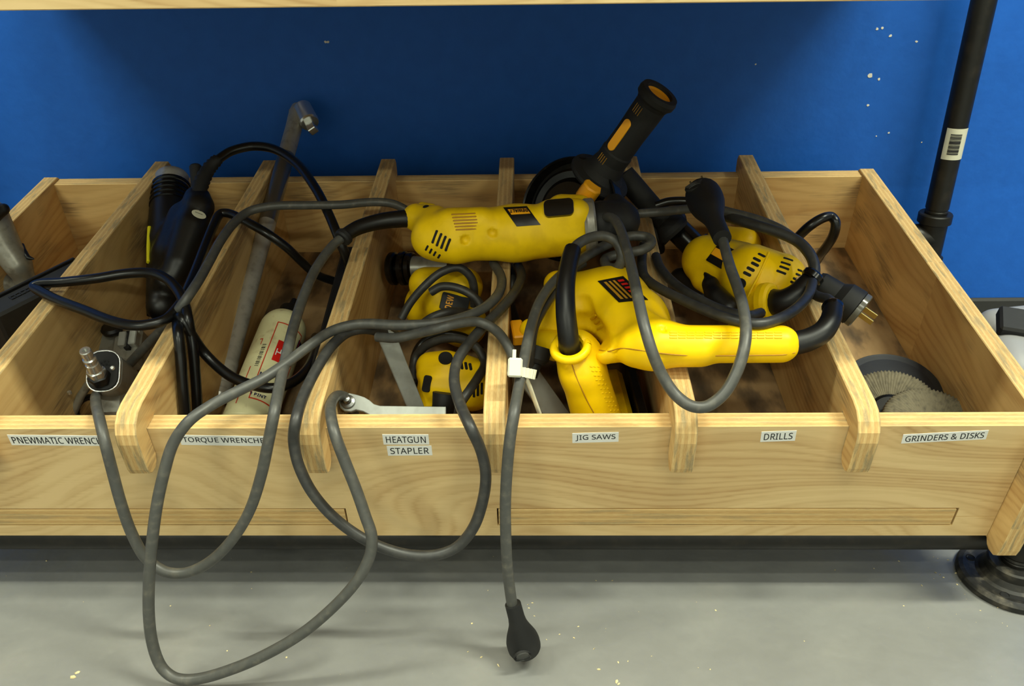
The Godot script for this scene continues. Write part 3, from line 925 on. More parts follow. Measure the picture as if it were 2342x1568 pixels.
	var cbx := frame_z((B.y + B.z * 0.5).normalized(), Vector3(0.0532, 0.0006, -0.0035))
	box(mb, Vector3(-0.4444, 0.1728, -0.2227), cbx, Vector3(0.021, 0.017, 0.016), 0.003)
	box(mb, Vector3(-0.4212, 0.1766, -0.2152), cbx, Vector3(0.016, 0.020, 0.014), 0.003)
	part("body", mb, M.steel_dull, t)
	for px in [Vector3(-0.422, 0.1934, -0.2065), Vector3(-0.4111, 0.1938, -0.2088)]:
		mb = MB.new()
		box(mb, px, cbx, Vector3(0.0042, 0.0085, 0.006), 0.001)
		part("jaw", mb, M.steel, t)
	mb = MB.new()
	box(mb, Vector3(-0.4174, 0.1908, -0.2093), cbx, Vector3(0.003, 0.011, 0.005), 0.0005)
	part("slot", mb, M.slot, t)
	mb = MB.new()
	lathe(mb, Vector3(-0.4396, 0.1978, -0.2207), B.y, [[0, 0], [0, 0.011], [0.004, 0.012], [0.007, 0.010], [0.008, 0.0]], 20)
	part("knob", mb, M.black, t)
	# --- two small things in the front corner
	t = thing("hex_driver", "thin dark steel rod leaning in the front left corner of the bin", "tool", Vector3(-0.4707, 0.1329, -0.1645))
	mb = MB.new()
	tube(mb, [Vector3(-0.4278, 0.1837, -0.1343), Vector3(-0.4446, 0.1638, -0.1366), Vector3(-0.4639, 0.1329, -0.1336)], 0.0042, 10)
	part("rod", mb, M.steel_dull, t)
	mb = MB.new()
	lathe(mb, Vector3(-0.451, 0.1708, -0.1296), B.y, [[0, 0], [0, 0.0022], [0.003, 0.0022], [0.003, 0]], 10)
	part("pin", mb, M.chrome, t)
	mb = MB.new()
	var rpts := []
	var rc := Vector3(-0.4395, 0.1438, -0.1381)
	for k in 21:
		var a := TAU * k / 20.0
		rpts.append(rc + B.x * cos(a) * 0.016 + (B.y * 0.75 - B.z * 0.6) * sin(a) * 0.016)
	tube(mb, rpts, 0.0036, 10, false)
	var rg := part("rubber_ring", mb, M.black)
	tag(rg, "small black rubber ring under the pneumatic wrench in the front corner", "ring")

	# ---------------- torque wrench compartment
	t = thing("torque_wrench", "long dull steel torque wrench leaning out of the bin against its back panel", "wrench", Vector3(-0.3124, 0.1397, -0.1753))
	var bot := Vector3(-0.3098, 0.1425, -0.1614)
	var td: Vector3 = Vector3(0.0239, 0.2274, -0.3866)
	var tl: float = td.length()
	var tdn := td.normalized()
	mb = MB.new()
	lathe(mb, bot, td, [[0, 0], [0, 0.0096], [0.006, 0.0108], [0.012, 0.0108], [0.013, 0.0101], [0.019, 0.0101], [0.020, 0.0108], [0.027, 0.0108], [0.028, 0.0101], [0.034, 0.0101], [0.035, 0.0110], [0.046, 0.0110], [0.050, 0.0101], [tl * 0.45, 0.0098], [tl * 0.5, 0.0105], [tl - 0.035, 0.0110], [tl - 0.02, 0.0115], [tl - 0.006, 0.0119], [tl + 0.004, 0.0105], [tl + 0.008, 0.0]], 22)
	part("shaft", mb, M.wrench_steel, t)
	mb = MB.new()
	var grip0 := bot + tdn * 0.25
	lathe(mb, grip0, td, [[0, 0.0102], [0.001, 0.0106], [0.115, 0.0110], [0.116, 0.0104]], 22)
	part("polished_sleeve", mb, M.chrome_dull, t)
	mb = MB.new()
	var hd := Vector3(-0.292, 0.3618, -0.5913)
	var hx := bot + tdn * tl
	var hdir: Vector3 = Vector3(0.0184, -0.0212, 0.0332)
	lathe(mb, hx + Vector3(0.008, 0.004, 0.006) - hdir.normalized() * 0.006, hdir, [[0, 0], [0.0, 0.008], [0.004, 0.0120], [0.034, 0.0132], [0.037, 0.0120], [0.037, 0.0]], 24)
	part("pivot_head", mb, M.chrome, t)
	mb = MB.new()
	box(mb, hx + Vector3(0.008, 0.004, 0.006) + hdir.normalized() * 0.036, frame_z(hdir, Vector3(1, 0, 0.5)), Vector3(0.0058, 0.0058, 0.011), 0.001)
	part("square_drive", mb, M.chrome, t)
	mb = MB.new()
	lathe(mb, hx - Vector3(0.012, 0.002, 0.0), Vector3(1, 0.1, 0.2), [[0, 0], [0, 0.004], [0.004, 0.005], [0.02, 0.005], [0.024, 0.0035], [0.024, 0]], 14)
	part("pivot_pin", mb, M.steel_dull, t)
	# --- bottle of tool oil
	t = thing("oil_bottle", "cream plastic oil bottle with red printing lying beside the torque wrench", "bottle", Vector3(-0.2744, 0.1363, -0.1853))
	var ba := Vector3(-0.2626, 0.1428, -0.1008)
	var bb := Vector3(-0.2529, 0.1903, -0.2497)
	var bd: Vector3 = bb - ba
	var bl: float = bd.length()
	var brd := 0.0265
	mb = MB.new()
	var pf := [[0, 0], [0.0, brd * 0.9], [0.003, brd]]
	pf.append([bl - 0.012, brd])
	for k in 9:
		var a := PI * 0.5 * k / 8.0
		pf.append([bl - 0.012 + sin(a) * 0.022, brd * (0.42 + 0.58 * cos(a))])
	pf.append([bl + 0.016, 0.009])
	pf.append([bl + 0.016, 0.0])
	lathe(mb, ba, bd, pf, 40)
	var bot_body := part("body", mb, M.bottle, t)
	mb = MB.new()
	lathe(mb, ba + bd.normalized() * (bl + 0.012), bd, [[0, 0], [0, 0.0125], [0.012, 0.0125], [0.014, 0.010], [0.018, 0.005], [0.030, 0.0035], [0.030, 0]], 20)
	part("spout_cap", mb, M.black, t)
	bottle_print(bot_body, ba, bd, brd, Vector3(0.0332, 0.62, 0.6194))
	# --- black cases at the back of the compartment
	t = thing("black_drill_case", "black plastic case standing against the divider behind the oil bottle", "tool case", Vector3(-0.2059, 0.1491, -0.2642))
	mb = MB.new()
	var q0 := tw(-0.1835, -0.068, -0.20)
	box(mb, q0, tray_basis * Basis(Vector3.UP, 0.04), Vector3(0.0135, 0.039, 0.165), 0.003)
	part("shell", mb, M.black_matte, t)
	mb = MB.new()
	box(mb, q0 + tray_basis * Vector3(-0.0135, 0.01, 0.02), tray_basis * Basis(Vector3.UP, 0.04), Vector3(0.0015, 0.006, 0.03), 0.0008)
	part("latch", mb, M.black, t)

func wrap_patch(mb: MB, a: Vector3, d: Vector3, r: float, fx: Vector3, ang0: float, ang1: float, t0: float, t1: float) -> void:
	var dn := d.normalized()
	var x := (fx - dn * fx.dot(dn)).normalized()
	var y := -dn.cross(x)                # positive angles run to the left
	var n := int(max(2.0, ceil(abs(ang1 - ang0) / 0.12)))
	var pv := []
	for k in n + 1:
		var g: float = lerp(ang0, ang1, float(k) / n)
		var o := x * cos(g) + y * sin(g)
		var c := [mb.vert(a + dn * t0 + o * r, o), mb.vert(a + dn * t1 + o * r, o)]
		if k > 0: mb.quad(pv[0], pv[1], c[1], c[0])
		pv = c

# printing on the bottle: angle 0 faces the viewer's side, positive to the left
func bottle_print(o: Node3D, a: Vector3, d: Vector3, r: float, eye: Vector3) -> void:
	var l := d.length()
	var fx := (eye - a)
	var e := r + 0.0003
	var mb := MB.new()
	# red frame line
	for q in [[0.28, 0.32, 0.022, l - 0.022], [-0.95, -0.91, 0.022, l - 0.022]]:
		wrap_patch(mb, a, d, e, fx, q[0], q[1], q[2], q[3])
	wrap_patch(mb, a, d, e, fx, -0.92, 0.30, l - 0.0235, l - 0.022)
	wrap_patch(mb, a, d, e, fx, -0.92, 0.30, 0.022, 0.0235)
	wrap_patch(mb, a, d, e, fx, 0.72, 0.76, 0.015, l - 0.09)
	wrap_patch(mb, a, d, e, fx, 0.66, 0.80, l - 0.050, l - 0.0485)
	wrap_patch(mb, a, d, e, fx, 0.66, 0.69, l - 0.058, l - 0.0485)
	part("red_frame", mb, M.red_line, o)
	mb = MB.new()
	wrap_patch(mb, a, d, e, fx, -0.72, 0.02, l - 0.078, l - 0.048)
	wrap_patch(mb, a, d, e, fx, -0.72, -0.30, l - 0.098, l - 0.078)
	part("red_panel", mb, M.red, o)
	mb = MB.new()
	for k in 14:
		var t0 := l - 0.090 + k * 0.0024
		wrap_patch(mb, a, d, e, fx, 0.42, 0.58, t0, t0 + 0.0006 + 0.0008 * float((k * 7) % 3) / 2.0)
	part("barcode", mb, M.ink, o)
	mb = MB.new()
	wrap_patch(mb, a, d, e, fx, -1.15, -0.85, l - 0.045, l - 0.030)
	part("blue_emblem", mb, M.blue_ink, o)
	mb = MB.new()
	wrap_patch(mb, a, d, e, fx, 0.84, 1.05, 0.025, 0.045)
	part("red_flash", mb, M.red, o)
	var dn := d.normalized()
	var x := (fx - dn * fx.dot(dn)).normalized()
	var y := -dn.cross(x)
	for q in [["1 PINT", 0.02, 0.0285, 0.017, 0.0036], ["Prot", 0.02, 0.0430, 0.012, 0.0050], ["Avo", 0.04, 0.0495, 0.011, 0.0050], ["Mea", 0.0, 0.0560, 0.013, 0.0050]]:
		var g: float = q[1]
		var nn := x * cos(g) + y * sin(g)
		lettering("small_print", q[0], a + dn * q[2] + nn * (r + 0.0002), nn, dn.cross(nn), q[3], q[4], M.blue_ink, o, true)
	mb = MB.new()
	for q in [[-0.30, -0.05, l - 0.066, l - 0.0645], [-0.08, -0.04, l - 0.070, l - 0.0605], [-0.25, -0.20, l - 0.066, l - 0.060], [-0.66, -0.42, l - 0.090, l - 0.0885], [-0.60, -0.56, l - 0.096, l - 0.084], [-0.50, -0.44, l - 0.083, l - 0.079]]:
		wrap_patch(mb, a, d, r + 0.0006, fx, q[0], q[1], q[2], q[3])
	part("white_print", mb, M.label, o)
	mb = MB.new()
	for k in 9:
		wrap_patch(mb, a, d, r + 0.0004, fx, 0.14 - k * 0.045, 0.12 - k * 0.045, 0.0345, 0.0370)
	part("small_print", mb, M.blue_ink, o)

# ---------------------------------------------------------------- tools, middle
func vents(tool_spots: Array, w: float, h: float, parent: Node3D, mat: Material) -> void:
	for q in tool_spots:
		plate("vent_slot", rounded(w * 0.5, h * 0.5, min(w, h) * 0.45, 3), q[0], q[1], q[2], 0.0016, mat, parent, 0.72)

func build_tools_mid() -> void:
	var B := tray_basis
	# --- angle grinder lying across the dividers
	var t := thing("angle_grinder", "yellow angle grinder with a black side handle lying on top of the dividers", "angle grinder", Vector3(0.006, 0.2798, -0.2264))
	var mb := blend([["cap", Vector3(-0.0623, 0.309, -0.2191), Vector3(0.0159, 0.3109, -0.2185), 0.0262, 0.0289, 0.008], ["cap", Vector3(0.0159, 0.3109, -0.2185), Vector3(0.0753, 0.315, -0.2189), 0.0289, 0.0274, 0.008], ["cap", Vector3(-0.0733, 0.308, -0.213), Vector3(-0.0477, 0.3072, -0.2081), 0.0201, 0.0237, 0.01], ["cap", Vector3(-0.0916, 0.3195, -0.2464), Vector3(-0.0728, 0.3157, -0.2357), 0.015, 0.0205, 0.01], ["cap", Vector3(-0.0897, 0.3194, -0.2832), Vector3(-0.079, 0.3177, -0.2729), 0.0054, 0.0087, 0.006], ["cap", Vector3(0.0531, 0.3359, -0.2102), Vector3(0.078, 0.3375, -0.2075), 0.0134, 0.0134, 0.012], ["cap", Vector3(0.0651, 0.3214, -0.258), Vector3(0.0822, 0.3219, -0.2487), 0.018, 0.0197, 0.01], ["cap", Vector3(-0.0514, 0.3278, -0.2105), Vector3(-0.0196, 0.3294, -0.2078), 0.0126, 0.0126, 0.01], ["-cap", Vector3(-0.0348, 0.3157, -0.1876), Vector3(-0.0344, 0.3152, -0.1876), 0.0049, 0.0049, 0.001], ["-cap", Vector3(-0.0076, 0.3215, -0.1915), Vector3(-0.0072, 0.3211, -0.1913), 0.0049, 0.0049, 0.001]], 0.0024)
	var body := part("body", mb, M.yellow_old, t)
	mb = MB.new()
	var g0 := Vector3(0.0867, 0.3161, -0.2195)
	var gd: Vector3 = Vector3(0.0386, 0.0032, -0.0008)
	lathe(mb, g0, gd, [[0, 0], [0, 0.0285], [0.003, 0.0300], [0.010, 0.0300], [0.012, 0.0285], [0.012, 0.0]], 36)
	part("collar_ring", mb, M.steel_dull, t)
	mb = blend([["cap", Vector3(0.1066, 0.318, -0.2246), Vector3(0.1254, 0.319, -0.2308), 0.0247, 0.0212, 0.006], ["cap", Vector3(0.1208, 0.3292, -0.2504), Vector3(0.1308, 0.3142, -0.2512), 0.0131, 0.0179, 0.01]], 0.0028)
	part("gear_head", mb, M.black_matte, t)
	# switch, nameplate, vents
	var sw := [Vector3(0.0599, 0.3448, -0.1987), Vector3(-0.109, 0.6488, 0.7531), Vector3(0.0096, 0.001, 0.0005)]
	plate("power_switch", rounded(0.0150, 0.0090, 0.005), sw[0], sw[1], sw[2], 0.005, M.black_gloss, body, 0.55)
	var np_ := [Vector3(0.0196, 0.3388, -0.2053), Vector3(0.0008, 0.9005, 0.4348), Vector3(0.0236, 0.0007, -0.0014)]
	var nb := frame_z(np_[1], np_[2])
	var npl := sheet("nameplate", [[Vector3(0.0032, 0.3406, -0.2146), Vector3(0.0094, 0.3414, -0.2131), Vector3(0.0155, 0.3418, -0.2126), Vector3(0.0216, 0.3418, -0.2134), Vector3(0.0277, 0.3416, -0.2151)], [Vector3(0.0054, 0.3396, -0.2087), Vector3(0.0115, 0.3402, -0.2078), Vector3(0.0176, 0.3405, -0.2078), Vector3(0.0237, 0.3405, -0.2087), Vector3(0.0297, 0.3404, -0.21)], [Vector3(0.0074, 0.3381, -0.2044), Vector3(0.0136, 0.3386, -0.2039), Vector3(0.0197, 0.3389, -0.2042), Vector3(0.0257, 0.3388, -0.2051), Vector3(0.0317, 0.3389, -0.2059)], [Vector3(0.0095, 0.3364, -0.2009), Vector3(0.0156, 0.3368, -0.2007), Vector3(0.0217, 0.337, -0.2012), Vector3(0.0278, 0.337, -0.2022), Vector3(0.0336, 0.3372, -0.2025)], [Vector3(0.0115, 0.3344, -0.198), Vector3(0.0176, 0.3348, -0.1981), Vector3(0.0237, 0.3349, -0.1987), Vector3(0.0298, 0.3349, -0.1998), Vector3(0.0356, 0.3352, -0.1997)], [Vector3(0.0135, 0.3324, -0.1956), Vector3(0.0196, 0.3327, -0.1959), Vector3(0.0257, 0.3328, -0.1967), Vector3(0.0317, 0.3328, -0.1977), Vector3(0.0376, 0.3332, -0.1974)], [Vector3(0.0155, 0.3301, -0.1936), Vector3(0.0216, 0.3304, -0.1941), Vector3(0.0277, 0.3305, -0.195), Vector3(0.0337, 0.3305, -0.1959), Vector3(0.0396, 0.3309, -0.1955)], [Vector3(0.0174, 0.3278, -0.192), Vector3(0.0236, 0.328, -0.1926), Vector3(0.0297, 0.3281, -0.1935), Vector3(0.0357, 0.3282, -0.1943), Vector3(0.0417, 0.3286, -0.194)]], M.black, body)
	sheet("brand_band", [[Vector3(0.0079, 0.3404, -0.2089), Vector3(0.0129, 0.3408, -0.2083), Vector3(0.0178, 0.341, -0.2084), Vector3(0.0227, 0.341, -0.2092), Vector3(0.0275, 0.3409, -0.2103)], [Vector3(0.0093, 0.3395, -0.2059), Vector3(0.0142, 0.3398, -0.2056), Vector3(0.0191, 0.34, -0.2058), Vector3(0.024, 0.34, -0.2066), Vector3(0.0288, 0.3399, -0.2076)], [Vector3(0.0106, 0.3384, -0.2034), Vector3(0.0156, 0.3387, -0.2032), Vector3(0.0205, 0.3389, -0.2036), Vector3(0.0253, 0.3389, -0.2044), Vector3(0.0301, 0.3388, -0.2052)], [Vector3(0.012, 0.3372, -0.2012), Vector3(0.0169, 0.3375, -0.2012), Vector3(0.0218, 0.3376, -0.2017), Vector3(0.0267, 0.3376, -0.2025), Vector3(0.0314, 0.3377, -0.2031)]], M.amber, npl)
	lettering("brand_lettering", "DEWALT", np_[0] + nb.z * 0.0018, np_[1], -np_[2], 0.0185, 0.0044, M.slot, npl, true)
	vents([[Vector3(-0.0663, 0.3181, -0.1908), Vector3(-0.2288, 0.4017, 0.8867), Vector3(0.0027, 0.0056, -0.0027)], [Vector3(-0.0618, 0.3156, -0.1887), Vector3(-0.2243, 0.3118, 0.9233), Vector3(0.0028, 0.0058, -0.0021)], [Vector3(-0.0573, 0.3134, -0.1869), Vector3(-0.2499, 0.234, 0.9396), Vector3(0.0028, 0.006, -0.0016)], [Vector3(-0.0528, 0.3112, -0.1852), Vector3(-0.2751, 0.155, 0.9488), Vector3(0.0029, 0.0061, -0.0013)]], 0.0145, 0.0026, body, M.slot)
	vents([[Vector3(-0.0752, 0.3056, -0.1915), Vector3(-0.3547, -0.1046, 0.9291), Vector3(0.0026, 0.0046, 0.001)], [Vector3(-0.0713, 0.3025, -0.1906), Vector3(-0.3113, -0.2226, 0.9239), Vector3(0.0027, 0.0049, 0.0015)], [Vector3(-0.0673, 0.2998, -0.1902), Vector3(-0.2681, -0.3268, 0.9063), Vector3(0.0027, 0.0051, 0.002)], [Vector3(-0.063, 0.2968, -0.1903), Vector3(-0.2307, -0.4406, 0.8676), Vector3(0.0028, 0.0054, 0.0027)]], 0.0075, 0.0022, body, M.slot)
	for q in [[Vector3(-0.0367, 0.3386, -0.2007), Vector3(-0.0555, 0.7962, 0.6025), Vector3(0.017, 0.001, 0.0007)], [Vector3(-0.0357, 0.3362, -0.1981), Vector3(-0.0446, 0.6555, 0.7539), Vector3(0.0169, 0.001, 0.0006)], [Vector3(-0.0348, 0.3336, -0.1962), Vector3(-0.0217, 0.5259, 0.8503), Vector3(0.0169, 0.0009, 0.0004)], [Vector3(-0.034, 0.3309, -0.1947), Vector3(0.0137, 0.4213, 0.9068), Vector3(0.0169, 0.0008, 0.0001)], [Vector3(-0.0331, 0.328, -0.1936), Vector3(0.0618, 0.351, 0.9343), Vector3(0.0169, 0.0007, -0.0003)], [Vector3(-0.0323, 0.3251, -0.1926), Vector3(0.1204, 0.3163, 0.941), Vector3(0.0169, 0.0005, -0.0006)]]:
		plate("grille_rib", rounded(0.0125, 0.0009, 0.0008, 2), q[0], q[1], q[2], 0.0020, M.amber_dark, body, 0.72)
	var er := [Vector3(-0.0791, 0.3351, -0.236), Vector3(-0.1571, 0.9856, 0.0622), Vector3(0.004, 0.0006, 0.002)]
	plate("ear_hole", circle(0.0034, 14), er[0], er[1], er[2], 0.0016, M.slot, body, 0.7)
	# guard and wheel, behind the body
	var wc := Vector3(0.0757, 0.3107, -0.292)
	var wn := Vector3(-0.0465, 0.309, 0.9134)
	wn = (wn.normalized() + Vector3(-0.55, 0.25, 0)).normalized()
	mb = MB.new()
	lathe(mb, wc - wn * 0.012, wn, [[0, 0.0], [0, 0.0575], [0.001, 0.0590], [0.019, 0.0590], [0.0205, 0.0575], [0.019, 0.0560], [0.004, 0.0555], [0.004, 0.045], [0.008, 0.042], [0.008, 0.0]], 56)
	part("wheel_guard", mb, M.iron_oily, t)
	mb = MB.new()
	lathe(mb, wc + wn * 0.000, wn, [[0, 0], [0, 0.044], [0.004, 0.046], [0.0055, 0.043], [0.004, 0.036], [0.010, 0.030], [0.010, 0.0]], 44)
	part("backing_flange", mb, M.black_gloss, t)
	# side handle
	var h0 := Vector3(0.0968, 0.3261, -0.3068)
	var h1 := Vector3(0.1643, 0.4415, -0.2709)
	var hd := (h1 - h0).normalized()
	var hl := h0.distance_to(h1)
	mb = MB.new()
	lathe(mb, Vector3(0.0885, 0.3278, -0.2736), hd, [[0, 0], [0, 0.0098], [0.002, 0.0112], [0.020, 0.0112], [0.022, 0.0100], [0.022, 0.0]], 8)
	var hub := part("handle_nut", mb, M.amber, t)
	mb = MB.new()
	var prf := [[0.018, 0.0], [0.018, 0.028], [0.020, 0.0345], [0.023, 0.0360], [0.026, 0.0350], [0.029, 0.0260], [0.036, 0.0205], [0.048, 0.0176]]
	prf.append_array([[0.060, 0.0178], [0.062, 0.0168], [0.085, 0.0165], [hl - 0.03, 0.0172], [hl - 0.014, 0.0174], [hl - 0.010, 0.0190], [hl - 0.007, 0.0216], [hl - 0.002, 0.0220], [hl + 0.002, 0.0206], [hl + 0.002, 0.0150]])
	prf.append_array([[hl - 0.002, 0.0142], [hl - 0.002, 0.0140]])
	lathe(mb, h0, hd, prf, 36)
	var grip := part("side_handle", mb, M.rubber_grip, t)
	mb = MB.new()
	lathe(mb, h0 + hd * (hl - 0.004), hd, [[0, 0], [0, 0.0142], [0.0025, 0.0142], [0.0012, 0.0115], [0.0008, 0.0]], 28)
	part("handle_end_cap", mb, M.amber, grip)
	var toeye: Vector3 = Vector3(0.0332, 0.62, 0.6194) - (h0 + h1) * 0.5
	var hx := (toeye - hd * toeye.dot(hd)).normalized()
	var hy := hd.cross(hx)
	var hn := (hx * 0.84 - hy * 0.54).normalized()
	var pc := h0 + hd * (hl * 0.60)
	plate("grip_inlay", rounded(0.0200, 0.0050, 0.005, 6), pc + hn * 0.0166, hn, hd, 0.0024, M.amber, grip, 0.55)
	for k in 4:
		var turn := (k - 1.5) * 0.17
		var c1 := h0 + hd * (hl * 0.845)
		var c2 := h0 + hd * (hl * 0.36)
		for c in [c1, c2]:
			var nn: Vector3 = hn.rotated(hd, turn)
			plate("grip_line", rect(-0.005, -0.00035, 0.005, 0.00035), c + nn * (0.0171 if c == c1 else 0.0178), nn, hd, 0.0012, M.amber_dark, grip, 0.6)
	# cord of the grinder: boot, the long loop in front of the bin and the way back
	boot("strain_relief", [Vector3(-0.0885, 0.319, -0.2435), Vector3(-0.1061, 0.3197, -0.2418), Vector3(-0.1285, 0.3196, -0.2346), Vector3(-0.1498, 0.3175, -0.2219), Vector3(-0.1636, 0.3132, -0.2077)], 0.0100, 0.0072, M.black, t)
	mb = MB.new()
	lathe(mb, Vector3(-0.1606, 0.3145, -0.2094), Vector3(-0.0064, -0.0046, 0.0094), [[0, 0], [0, 0.0082], [0.002, 0.0095], [0.006, 0.0095], [0.008, 0.008], [0.008, 0]], 20)
	part("cord_clip", mb, M.black_matte, t)
	cord("power_cord", [Vector3(-0.1623, 0.3132, -0.2077), Vector3(-0.1722, 0.3082, -0.1957), Vector3(-0.1829, 0.2977, -0.1626), Vector3(-0.1875, 0.2864, -0.124), Vector3(-0.1888, 0.2749, -0.0849), Vector3(-0.1873, 0.2643, -0.0444), Vector3(-0.1845, 0.2545, -0.003), Vector3(-0.1814, 0.247, 0.0306), Vector3(-0.1869, 0.226, 0.038), Vector3(-0.1971, 0.1932, 0.042), Vector3(-0.2115, 0.1584, 0.045), Vector3(-0.2294, 0.1305, 0.048), Vector3(-0.2524, 0.1063, 0.05), Vector3(-0.2768, 0.092, 0.05), Vector3(-0.297, 0.0916, 0.049), Vector3(-0.3133, 0.1042, 0.046), Vector3(-0.3224, 0.1293, 0.042), Vector3(-0.3267, 0.1601, 0.038), Vector3(-0.3287, 0.1899, 0.034), Vector3(-0.3303, 0.2188, 0.03), Vector3(-0.3424, 0.2293, 0.0087), Vector3(-0.3698, 0.2144, -0.037), Vector3(-0.4045, 0.1883, -0.1002), Vector3(-0.4263, 0.1621, -0.1574), Vector3(-0.4081, 0.1772, -0.1565), Vector3(-0.3854, 0.2004, -0.1433), Vector3(-0.3596, 0.2249, -0.1384), Vector3(-0.3292, 0.2535, -0.1275), Vector3(-0.3069, 0.2779, -0.1219), Vector3(-0.2996, 0.289, -0.1464), Vector3(-0.2977, 0.2983, -0.1846), Vector3(-0.2975, 0.3058, -0.2243), Vector3(-0.2931, 0.3121, -0.2573), Vector3(-0.2824, 0.317, -0.2809), Vector3(-0.2576, 0.3201, -0.2876), Vector3(-0.2209, 0.3203, -0.2889), Vector3(-0.1814, 0.3204, -0.2892), Vector3(-0.1477, 0.3213, -0.2947), Vector3(-0.1231, 0.3191, -0.2941), Vector3(-0.1021, 0.3065, -0.2974), Vector3(-0.0847, 0.2872, -0.3342)], 0.0049, M.cord_grey, t)

	# --- heat gun with rubber feet at the back
	t = thing("heat_gun", "dark yellow heat gun with black rubber rings at the back of the compartment labelled HEATGUN", "heat gun", Vector3(-0.0773, 0.1637, -0.3535))
	mb = blend([["cap", Vector3(-0.0866, 0.2384, -0.2525), Vector3(-0.0444, 0.2376, -0.2475), 0.0197, 0.022, 0.01], ["cap", Vector3(-0.0693, 0.2215, -0.2419), Vector3(-0.05, 0.2111, -0.2405), 0.0221, 0.0222, 0.01], ["cap", Vector3(-0.0851, 0.2051, -0.2655), Vector3(-0.0477, 0.1842, -0.2616), 0.0304, 0.028, 0.01]], 0.003)
	var hg := part("body", mb, M.yellow_old, t)
	var hb := [Vector3(-0.0527, 0.2285, -0.223), Vector3(0.14, 0.3456, 0.9279), Vector3(0.0141, -0.0048, -0.002)]
	var hbp := plate("nameplate", rounded(0.0155, 0.0095, 0.002), hb[0], hb[1], hb[2], 0.003, M.black, hg, 0.5)
	var hbb := frame_z(hb[1], hb[2])
	lettering("brand_lettering", "DEW", hb[0] - hbb.x * 0.006 + hbb.z * 0.0016, hb[1], hbb.y, 0.0145, 0.0075, M.amber, hbp, true)
	mb = MB.new()
	var n0 := Vector3(-0.1375, 0.2306, -0.318)
	var nd: Vector3 = Vector3(0.0365, 0.0042, 0.0081)
	lathe(mb, n0, nd, [[0, 0], [0, 0.0185], [0.002, 0.0200], [0.007, 0.0200], [0.009, 0.0175], [0.009, 0.011], [0.013, 0.011], [0.013, 0.0185], [0.015, 0.0205], [0.020, 0.0205], [0.022, 0.019], [0.0225, 0.0175], [0.024, 0.0190], [0.029, 0.0190], [0.031, 0.0165], [0.031, 0.0]], 32)
	part("rubber_ring", mb, M.black_gloss, t)
	mb = MB.new()
	lathe(mb, n0 + nd.normalized() * 0.031, nd, [[0, 0.0145], [0.010, 0.013], [0.020, 0.012], [0.045, 0.012], [0.045, 0]], 26)
	part("nozzle", mb, M.steel_dull, t)
	# --- yellow drill body lying nose-down at the front of the compartment
	t = thing("yellow_stapler", "yellow electric stapler lying under the grey cords behind the STAPLER label", "stapler", Vector3(-0.0589, 0.1361, -0.184))
	mb = blend([["cap", Vector3(-0.0722, 0.1964, -0.1379), Vector3(-0.0561, 0.198, -0.1349), 0.0153, 0.017, 0.008], ["cap", Vector3(-0.065, 0.1822, -0.1249), Vector3(-0.0294, 0.177, -0.1245), 0.0188, 0.0224, 0.01], ["cap", Vector3(-0.0768, 0.172, -0.1246), Vector3(-0.0723, 0.1607, -0.1173), 0.0099, 0.0117, 0.008], ["cap", Vector3(-0.0388, 0.1895, -0.1388), Vector3(-0.0183, 0.1832, -0.1315), 0.0181, 0.0202, 0.01], ["cap", Vector3(-0.0816, 0.1926, -0.1266), Vector3(-0.0756, 0.1923, -0.1252), 0.004, 0.0053, 0.004]], 0.0026)
	var sb := part("body", mb, M.yellow, t)
	var s1 := [Vector3(-0.055, 0.2128, -0.1266), Vector3(0.0637, 0.8682, 0.4921), Vector3(0.0047, -0.0006, -0.001)]
	plate("cap_hole", circle(0.0072, 18), s1[0], s1[1], s1[2], 0.003, M.slot, sb, 0.7)
	var s2 := [Vector3(-0.0737, 0.1918, -0.1112), Vector3(-0.4613, 0.5108, 0.7255), Vector3(0.0017, 0.0053, -0.0039)]
	plate("side_window", rounded(0.0085, 0.0045, 0.003), s2[0], s2[1], s2[2], 0.003, M.slot, sb, 0.7)
	vents([[Vector3(-0.026, 0.1865, -0.1043), Vector3(0.1098, 0.3955, 0.9119), Vector3(0.0, 0.0038, -0.0021)], [Vector3(-0.0221, 0.1873, -0.1054), Vector3(0.2315, 0.4018, 0.886), Vector3(0.0, 0.0038, -0.0021)], [Vector3(-0.0182, 0.1883, -0.1072), Vector3(0.3358, 0.4075, 0.8492), Vector3(0.0, 0.0038, -0.0022)]], 0.0120, 0.0024, sb, M.slot)
	vents([[Vector3(-0.0389, 0.205, -0.1249), Vector3(0.2442, 0.8212, 0.5158), Vector3(-0.0011, 0.0027, -0.0042)], [Vector3(-0.0345, 0.2043, -0.1252), Vector3(0.1218, 0.8869, 0.4456), Vector3(-0.0011, 0.0023, -0.0049)], [Vector3(-0.0301, 0.2037, -0.1245), Vector3(0.0347, 0.9209, 0.3882), Vector3(-0.0012, 0.002, -0.0054)]], 0.0095, 0.0030, sb, M.slot)
	boot("strain_relief", [Vector3(-0.0543, 0.1881, -0.0993), Vector3(-0.0558, 0.1772, -0.0947), Vector3(-0.0608, 0.1529, -0.1005)], 0.0125, 0.0105, M.black_matte, t)
	# --- flat steel spanners
	t = thing("pin_spanner", "flat grey steel spanner with a hole standing against the divider", "spanner", Vector3(-0.0936, 0.1354, -0.149))
	var pq: Array = [Vector3(-0.1101, 0.243, -0.1128), Vector3(0.4491, 0.3023, 0.8408), Vector3(0.3413, -0.9277, 0.1513), [Vector2(-0.0058, -0.0080), Vector2(-0.0090, -0.0047), Vector2(-0.0090, 0.0002), Vector2(-0.0063, 0.0057), Vector2(-0.0014, 0.0089), Vector2(0.0047, 0.0096), Vector2(0.0938, 0.0060), Vector2(0.0866, -0.0100)]]
